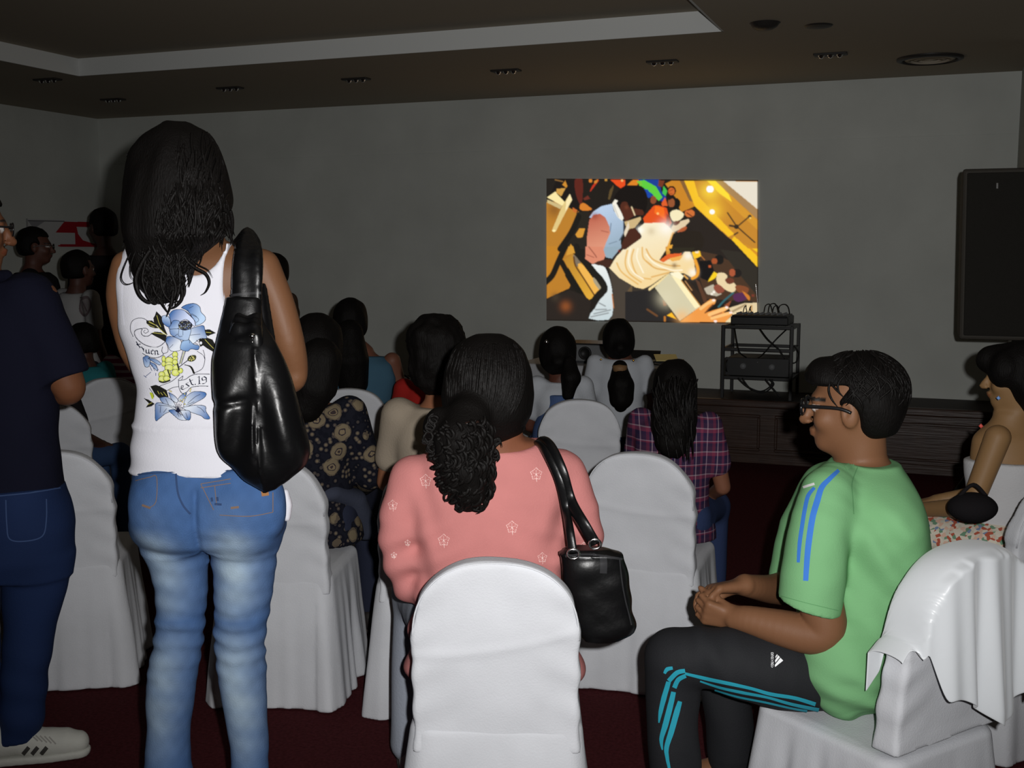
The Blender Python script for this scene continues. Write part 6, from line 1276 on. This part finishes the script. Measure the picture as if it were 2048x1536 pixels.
fA = [(1650, 990, 2.9, 36), (1600, 1090, 2.97, 42), (1590, 1165, 2.96, 40), (1550, 1178, 2.88, 31), (1510, 1174, 2.77, 25), (1490, 1170, 2.735, 23)]
p_, r_ = limb_pts(fA); F.chain(p_, r_, .012, n=4)
# clasped hands: near hand a loose fist, far hand laid over it with the fingers bent down in front
hand(F, V(1474, 1240, 2.66), (-.95, .12, .2), (-.1, .8, .35), .84, (1.75, 1.7, 1.65, 1.6), -1, .03, .5, .005, .25)
hand(F, V(1490, 1171, 2.735), (-.95, -.26, -.02), (-.12, -.3, -.95), .92, (.8, .9, 1.0, 1.05), -1, .05, .3, .004, .6)
hipB = [V(1672, 1352, 2.66), V(1668, 1306, 2.86)]; knB = [V(1345, 1322, 2.66), V(1436, 1300, 2.93)]; anB = [np.array((V(1350, 1400, 2.68)[0], 2.68, .09)), np.array((V(1462, 1400, 2.95)[0], 2.95, .09))]
for a, b, c_ in zip(hipB, knB, anB): F.chain([a, b, c_, c_+np.array((-.1, .03, -.04))], [.06, .05, .036, .032], .03)
b_ = F.build(); part('body', b_, skinm, BO, cols=hdB.color(b_[0], bsk, .85)); 
# T-shirt
T = Field(.0055)
p_, r_ = limb_pts([(1672, 968, 2.66, 44), (1648, 1020, 2.60, 58), (1630, 1110, 2.57, 64), (1616, 1240, 2.56, 66)]); T.chain(p_, r_, .02, n=3)
s0, s1 = V(1550, 1194, 2.56), V(1682, 1229, 2.56); nn = np.cross(s1-s0, (0, 1, 0)); nn = nn if nn[2] < 0 else -nn; T.plane(s0, nn)
T2 = []
p_, r_ = limb_pts([(1650, 970, 2.9, 42), (1612, 1060, 2.96, 52), (1592, 1150, 2.97, 54)]); T.chain(p_, r_, .02, n=3)
T.loft(silrows(torsoB[1:], DBY, pad=.004), .035, 2.2); T.chain(*limb_pts([(1676, 1240, 2.64, 78), (1684, 1305, 2.60, 90), (1692, 1345, 2.60, 86), (1704, 1380, 2.62, 60)]), .03, n=3); T.ell(V(1655, 985, 2.62), (.055, .055, .05), .03); T.ell(V(1655, 985, 2.9), (.055, .055, .05), .03)
T.ell(V(1722, 905, DBY), (.068, .085, .03), .012, sub=True)
T.plane(V(1650, 1428, 2.6), (-.35, 0, -1)) if False else None
def tw(P):
    x, y, z = P[..., 0], P[..., 1], P[..., 2]; xa = V(1690, 1150, DBY)[0]; za = V(1690, 1150, DBY)[2]
    u = (x-xa)*.8+(z-za)*.6; w = -(x-xa)*.6+(z-za)*.8
    d = .006*np.sin(62*u+1.5*noise(P, (3, 3, 3), 2))*np.exp(-((x-xa-.02)/.07)**2)*np.clip((.98-z)/.15, 0, 1)
    low = np.exp(-((z-V(1690, 1330, DBY)[2])/.07)**2); d = d+.005*low*np.sin(85*(z+.5*(x-xa))+2*noise(P, (4, 4, 4), 12))
    return d+.005*noise(P, (4, 4, 5), 22)+.002*noise(P, (10, 10, 12), 23)
T.disp(tw)
grn = mat('green_jersey', srgb(120, 174, 122), .8, spec=.15, bump=.1, bscale=300)
t_ = T.build(); sh_ = part('t_shirt', t_, grn, BO); sbv2 = bvh_of(t_)
blu = mat('blue_stripe', srgb(58, 120, 206), .75)
Z1 = Q(1380, 690, 3.012)
band('shoulder_stripe', Z1(895, 758, 840, 810, 795, 860, 768, 940, 740, 1040, 718, 1180, 706, 1300, 698, 1420), [7, 9, 11, 12, 12, 12, 11, 10], sbv2, blu, sh_, .002, 8); band('shoulder_stripe', Z1(752, 862, 715, 910, 695, 990, 680, 1080, 664, 1190, 655, 1310), [6, 8, 8, 8, 8, 6], sbv2, blu, sh_, .002, 8)
sg_ = mat('green_seam', srgb(96, 150, 100), .85)
band('shirt_seam', Z1(1010, 735, 975, 830, 980, 930, 985, 1020), 2, sbv2, sg_, sh_, .001, 8); band('collar_rib', [(1690, 938), (1712, 925), (1740, 921), (1768, 926)], 9, sbv2, grn, sh_, .003, 8); band('sleeve_hem', [(1556, 1190), (1610, 1205), (1676, 1221)], 1.6, sbv2, sg_, sh_, .001, 8)
band('shoulder_badge', [(1608, 976), (1620, 972), (1630, 969)], 5, sbv2, mat('white_badge', srgb(220, 220, 220), .7), sh_, .003, 4)
# track trousers with turquoise stripes
L = Field(.006)
p_, r_ = limb_pts([(1706, 1350, 2.68, 64), (1600, 1344, 2.64, 80), (1500, 1330, 2.63, 74), (1400, 1312, 2.64, 62), (1352, 1316, 2.66, 58)]); L.chain(p_, r_, .02, n=3)
p_, r_ = limb_pts([(1350, 1316, 2.66, 60), (1344, 1390, 2.67, 56), (1346, 1480, 2.67, 54), (1352, 1560, 2.68, 52)]); p_.append(anB[0]); r_.append(.056); L.chain(p_, r_, .02, n=3)
p_, r_ = limb_pts([(1690, 1308, 2.87, 58), (1560, 1308, 2.90, 54), (1434, 1302, 2.93, 46)]); L.chain(p_, r_, .02); p_, r_ = limb_pts([(1440, 1304, 2.93, 46), (1455, 1420, 2.94, 50), (1462, 1500, 2.95, 48)]); p_.append(anB[1]); r_.append(.05); L.chain(p_, r_, .02, n=3)
L.disp(lambda P: .004*noise(P, (5, 5, 6), 33)+.003*np.sin(70*P[..., 0]+40*P[..., 2])*np.exp(-((P[..., 0]-V(1420, 1300, 2.65)[0])/.06)**2))
trk = mat('black_track_nylon', srgb(34, 35, 38), .75, spec=.2, bump=.15, bscale=300)
l_ = L.build(); tro = part('trousers', l_, trk, BO); lbv = bvh_of(l_)
tq = mat('turquoise_stripe', srgb(38, 156, 178), .75)
Z2 = Q(1270, 1120, 3.692)
for pts, w in ((Z2(370, 835, 520, 870, 680, 905, 860, 945, 1000, 985, 1180, 1015, 1330, 1060), [5, 7, 7, 6, 7, 7, 8]), (Z2(480, 890, 640, 940, 800, 975, 980, 1010, 1160, 1060, 1400, 1110), [3, 5, 6, 5, 6, 8]), (Z2(590, 955, 760, 1005, 960, 1045, 1160, 1090, 1330, 1118, 1460, 1136), [3, 4, 4, 4, 5, 4]),
               (Z2(375, 850, 320, 880, 290, 940), [8, 9, 9]), (Z2(370, 815, 310, 830, 250, 890), [8, 9, 9]), (Z2(280, 795, 240, 805, 220, 835), [6, 8, 5]),
               (Z2(250, 895, 215, 1020, 192, 1120, 180, 1200), [9, 10, 8, 2]), (Z2(285, 970, 260, 1080, 225, 1220, 198, 1320, 205, 1400), [9, 11, 11, 8, 2]), (Z2(330, 1040, 310, 1110, 270, 1260, 235, 1380, 240, 1460, 255, 1540), [8, 11, 11, 9, 7, 5])): band('side_stripe', pts, w, lbv, tq, tro, .0025, 8)
c = Canvas(1535, 1572, 1300, 1342, .4); Wh = (250, 252, 255)
Z3 = lambda *p: Z2(*p)
c.poly(Z3(1003, 700, 1028, 706, 1030, 745, 1004, 740), (34, 35, 38)) if False else None
for q in ((1030, 775, 1072, 722, 1094, 744, 1032, 792), (1032, 742, 1056, 704, 1070, 718, 1034, 762), (1034, 716, 1046, 697, 1054, 703, 1036, 728)): c.poly(Z3(*q), Wh)
for i, yy in enumerate((692, 708, 724, 741, 757, 773, 789)):   # the name under the mark, running down the side
    x0, y0 = Z3(1012, yy)[0]
    if i in (0, 2, 5): c.line([(x0-2, y0-1.4), (x0+2, y0-1.4), (x0+2, y0+1.4), (x0-2, y0+1.4), (x0-2, y0-1.4)], 1.1, Wh)
    elif i in (1, 4): c.line([(x0-2.4, y0-1.2), (x0+2, y0-1.2)], 1.1, Wh); c.line([(x0-2, y0+1.2), (x0+2, y0+1.2)], 1.1, Wh); c.line([(x0+2, y0-1), (x0+2, y0+1)], 1.1, Wh)
    else: c.line([(x0-2, y0-1), (x0, y0+1), (x0+2, y0-1)], 1.2, Wh)
c.a = (c.a > .4).astype(float)
decal('sport_logo', c, lbv, mat('reflective_print', (1, 1, 1), .5, attr=True, spec=.6), tro, .002)
shoes(BO, [anB[0], anB[1]], 75, .95)
# hair and glasses
H = Field(.006); g = hdB.g
H.ell(g(0, -.022, .036), np.array((.089, .110, .096))*1.02, .01, hdB.R); H.ell(g(0, -.06, -.01), (.082, .064, .082), .03, hdB.R); H.ell(g(0, .06, .075), (.07, .05, .045), .03, hdB.R)
H.sub(lambda P: (lambda q: np.maximum(np.maximum(.018-q[..., 1]-.75*np.maximum(q[..., 2]-.02, 0), q[..., 2]-.058), np.abs(q[..., 0])-.3))((P-hdB.c)@hdB.R), hdB.c-.3, hdB.c+.3, .01)
H.sub(lambda P: (lambda q: np.maximum(q[..., 2]+.072, -.4-q[..., 1]))((P-hdB.c)@hdB.R), hdB.c-.3, hdB.c+.3, .015)
for x in (-1, 1): H.ell(g(.085*x, -.002, -.03), (.04, .03, .045), .01, hdB.R, sub=True)
H.disp(lambda P: .004*noise(P, (14, 14, 8), 3)+.002*noise(P, (34, 34, 16), 5)); part('hair', H.build(), hairm, BO)
lk = []; rs = np.random.RandomState(3)
for k in range(300):
    a = rs.uniform(-PI, PI); e0 = rs.uniform(.15, 1.4); e1 = e0-rs.uniform(.35, .7); pts = []
    if abs(a) < 1.2 and e1 < .5: e1 = .5+.2*rs.rand()
    for t in np.linspace(0, 1, 5):
        e = e0+(e1-e0)*t; aa = a+.25*math.sin(2*t+k); q = np.array((math.cos(e)*math.sin(aa)*.093, -.022+math.cos(e)*math.cos(aa)*.115, .036+math.sin(e)*.100)); pts.append(g(*q))
    if g(0, 0, 0) is not None and not (pts[-1][2] < hdB.c[2]-.03): lk.append((pts, [.0012, .0026, .003, .0024, .0006]))
strands('hair_locks', BO, lk)
spectacles(BO, hdB, r=1.7)
# --- satin cloth draped over the boy's chair
CJ = [o for o in bpy.data.objects if o.get('label', '').startswith('white covered chair of the boy')][0]
satin = mat('white_satin', srgb(214, 218, 222), .38, spec=.5, bump=.06, bscale=24, sheen=.3)
def chairp(x, y, z): a = math.radians(33); q = np.array((x*math.cos(a)-y*math.sin(a), x*math.sin(a)+y*math.cos(a), z)); return at(1905, 2.50)+q
for ch in CJ.children:
    if ch.name.startswith('skirt'): ch.scale = (1, 1, .83)
# a cloth sheet hung over the arch: s runs across the chair back, t from the front side over the top to the rear
NS, NT = 70, 60; vs = []
for i in range(NS):
    s = -1.22+2.5*i/(NS-1)
    for j in range(NT):
        t = j/(NT-1); x = CW*1.0*s
        ztop_ = .655+(CH-.655)*max(0, 1-min(1, abs(x)/CW)**2.4)**(1/2.2)+.006 if abs(x) < CW else .655-(abs(x)-CW)*.9
        frontlen, rearlen = .11+.03*math.sin(2*s), .30+.07*math.sin(2.6*s+1.2)-.10*max(0, s-.45)+.05*max(0, .3-abs(s-.1))
        if s < -.8: rearlen -= .24*min(1, (-.8-s)/.25)
        L_ = (frontlen+rearlen+.07); w = t*L_-frontlen
        yb = -.055*max(0, (ztop_-.42)/.42)**1.2
        if w < 0: y, z = yb+.045+.02*(-w), ztop_+w
        elif w < .07: ang = w/.07*PI; y, z = yb+.045*math.cos(ang)-.005, ztop_+.012*math.sin(ang)
        else: 
            u = w-.07; f = math.sin(9.5*s+.6)*.6+.4*math.sin(17*s+2); y, z = yb-.05-.02*u-(.012+.11*min(u, .35))*(.5+.5*f)-.012, ztop_-u
        if abs(x) > CW and w >= 0: y -= .0
        vs.append(chairp(x*(1+.06*max(0, w)), y, z))
fs = [(i*NT+j, (i+1)*NT+j, (i+1)*NT+j+1, i*NT+j+1) for i in range(NS-1) for j in range(NT-1)]
base_ = at(1905, 2.5); base_[2] = .5
cl_ = mesh_obj('satin_cloth', np.array(vs)-base_, np.array(fs), satin, None, True, loc=W(base_)); cl_.rotation_euler = (0, 0, YAW)
mdf = cl_.modifiers.new('thick', 'SOLIDIFY'); mdf.thickness = .003; mdf.offset = 1; md2 = cl_.modifiers.new('sub', 'SUBSURF'); md2.levels = 1; md2.render_levels = 1
tag(cl_, 'white satin cloth draped over the back of the boy\'s chair at the bottom right', 'cloth')
# ================================================================= man in navy at the left edge
DM = 3.18
MA = person('person standing at the left edge in navy polo shirt and blue jeans, glasses, arms folded', at(0, DM))
msk = SK(116, 74, 50)
hdM = Head(V(-62, 455, DM+.02), headframe(-62, 3), 1.02)
F = Field(.007)
hdM.ops(F, V(-50, 560, DM), .06)
torsoM = [(548, -80, 20, DM, .9), (565, -120, 62, DM, .5), (590, -136, 84, DM, .5), (640, -146, 100, DM, .55), (720, -150, 106, DM, .6), (820, -146, 108, DM, .66), (900, -142, 114, DM, .68), (965, -138, 122, DM, .68), (985, -138, 124, DM, .68)]
F.loft(silrows(torsoM, DM, pad=-.015), .02, 2.2)
mA = [(72, 600, DM+.0, 44), (100, 680, DM+.0, 42), (128, 752, DM+.01, 36), (138, 778, DM+.02, 31), (120, 782, DM+.06, 27), (80, 770, DM+.14, 22), (40, 762, DM+.18, 18)]
p_, r_ = limb_pts(mA); F.chain(p_, r_, .015, n=4); hand(F, p_[-1], (-1, .1, .05), (.1, -.9, -.2), .95, .5, -1)
mB = [(-115, 600, DM+.02, 44), (-130, 700, DM+.04, 38), (-110, 770, DM+.1, 32), (-40, 776, DM+.22, 25), (40, 760, DM+.20, 21), (66, 752, DM+.16, 19)]
p_, r_ = limb_pts(mB); F.chain(p_, r_, .015, n=4); hand(F, p_[-1]+np.array((0, -.03, 0)), (.75, -.35, .35), (-.1, -.6, -.6), .92, .75, -1, .07, .6)
for x in (-70, 50): F.chain([V(x, 1000, DM), V(x, 1260, DM), np.array((V(x-8, 1450, DM)[0], DM, .09))], [.06, .045, .03], .02)
b_ = F.build(); part('body', b_, skinm, MA, cols=hdM.color(b_[0], msk))
T = Field(.007)
p_, r_ = limb_pts([(52, 592, DM, 48), (92, 660, DM, 50), (124, 745, DM+.01, 50), (132, 790, DM+.01, 50)]); T.chain(p_, r_, .02, n=3); a, b = V(60, 776, DM), V(165, 742, DM); nn = np.cross(b-a, (0, 1, 0)); T.plane(a, nn if nn[2] < 0 else -nn)
p_, r_ = limb_pts([(-100, 592, DM, 48), (-130, 690, DM+.03, 48)]); T.chain(p_, r_, .02)
T.loft(silrows(torsoM[1:], DM, pad=.004), .03, 2.2); T.ell(V(62, 600, DM), (.07, .07, .065), .03); T.ell(V(-48, 548, DM+.02), (.07, .08, .03), .01, sub=True)
T.disp(lambda P: .005*noise(P, (4, 4, 6), 3)+.003*noise(P, (9, 9, 9), 13)); part('polo_shirt', T.build(), cl('navy_pique', (21, 22, 37)), MA)
C2 = Field(.006); C2.chain([V(-62, 552, DM-.07), V(-20, 556, DM-.075), V(12, 552, DM-.02), V(14, 556, DM+.05)], [.018]*4, .01); part('collar', C2.build(), cl('navy_pique', (21, 22, 37)), MA)
J = Field(.007)
J.loft(silrows([(968, -138, 122, DM, .7), (1000, -138, 134, DM, .7), (1050, -136, 143, DM, .72), (1110, -132, 142, DM, .7), (1150, -126, 138, DM, .6)], DM, pad=.004), .03, 2.3)
zf_ = .035
jr_ = [(1110, 2, 142), (1180, 6, 134), (1250, 8, 112), (1320, 6, 102), (1400, 2, 92), (1450, -2, 86), (1478, -8, 80)]
J.loft(silrows(jr_, DM, .95), .02); J.loft(silrows([(r[0], -r[2]+6, -r[1]+6) for r in jr_], DM, .95), .02)
J.disp(lambda P: .005*noise(P, (5, 5, 8), 7)+.003*np.sin(60*P[..., 2]+20*P[..., 0])*np.clip((.4-P[..., 2])/.2, 0, 1))
jb2 = J.build(); jc2 = SK(28, 44, 80)*(1+.25*noise(jb2[0], (6, 6, 3), 3))[:, None]; jm = part('jeans', jb2, denim, MA, cols=jc2); jmb = bvh_of(jb2)
nst = mat('navy_seam', srgb(56, 76, 116), .85)
for q in ([(12, 1000), (14, 1050), (20, 1078), (50, 1082), (84, 1072), (92, 1040), (92, 998)], [(12, 996), (92, 990)], [(120, 990), (124, 1060)], [(0, 992), (60, 986), (120, 976)]): band('pocket_seam', q, 2.4, jmb, nst, jm, .002, 6)
band('belt_loop', [(100, 962), (104, 985)], 7, jmb, nst, jm, .004, 4)
hdM.hair('hair', MA, 'short', hairm, .006, 21, 1.02); spectacles(MA, hdM)
# white trainers with dark stripes
wsh = mat('white_trainer', srgb(190, 190, 182), .7, bump=.1, bscale=120); drk = mat('charcoal_stripe', srgb(60, 58, 56), .7)
def trainer(x0, dd, yaw, lab):
    o = np.array((V(x0, 1500, dd)[0], dd, 0)); R = rz(math.radians(yaw)); gg = lambda x, y, z: o+R@np.array((x, y, z))
    F = Field(.0055); F.chain([gg(0, -.02, .06), gg(0, .07, .064), gg(0, .14, .05), gg(0, .2, .045), gg(0, .235, .042)], [.044, .044, .043, .042, .034], .02); F.chain([gg(0, -.03, .07), gg(0, .0, .105)], [.04, .042], .02); F.plane((0, 0, .02), (0, 0, -1)); F.disp(lambda P: .0015*noise(P, (20, 20, 20), 3))
    v = F.build(); sh = part('trainer', v, wsh, MA, lab); bv = bvh_of(v)
    S = Field(.006); S.chain([gg(0, -.03, .02), gg(0, .08, .02), gg(0, .16, .02), gg(0, .235, .02)], [.047, .046, .047, .037], .02); S.plane((0, 0, .026), (0, 0, 1)); S.plane((0, 0, .001), (0, 0, -1)); part('sole', S.build(), wsh, sh); return sh, bv
sh1, bv1 = trainer(-14, DM-.02, -78, 'white trainer with dark stripes'); sh2, bv2 = trainer(-110, DM+.06, -70, 'white trainer with dark stripes')
for x in (40, 58, 76): band('stripe', [(x+18, 1494), (x+6, 1508), (x-8, 1524)], 8, bv1, drk, sh1, .002, 4)
for k in range(5): band('lace', [(62+9*k, 1470+1.0*k), (76+9*k, 1482+1.5*k)], 3, bv1, mat('shoe_lace', srgb(150, 148, 142), .8), sh1, .002, 3)
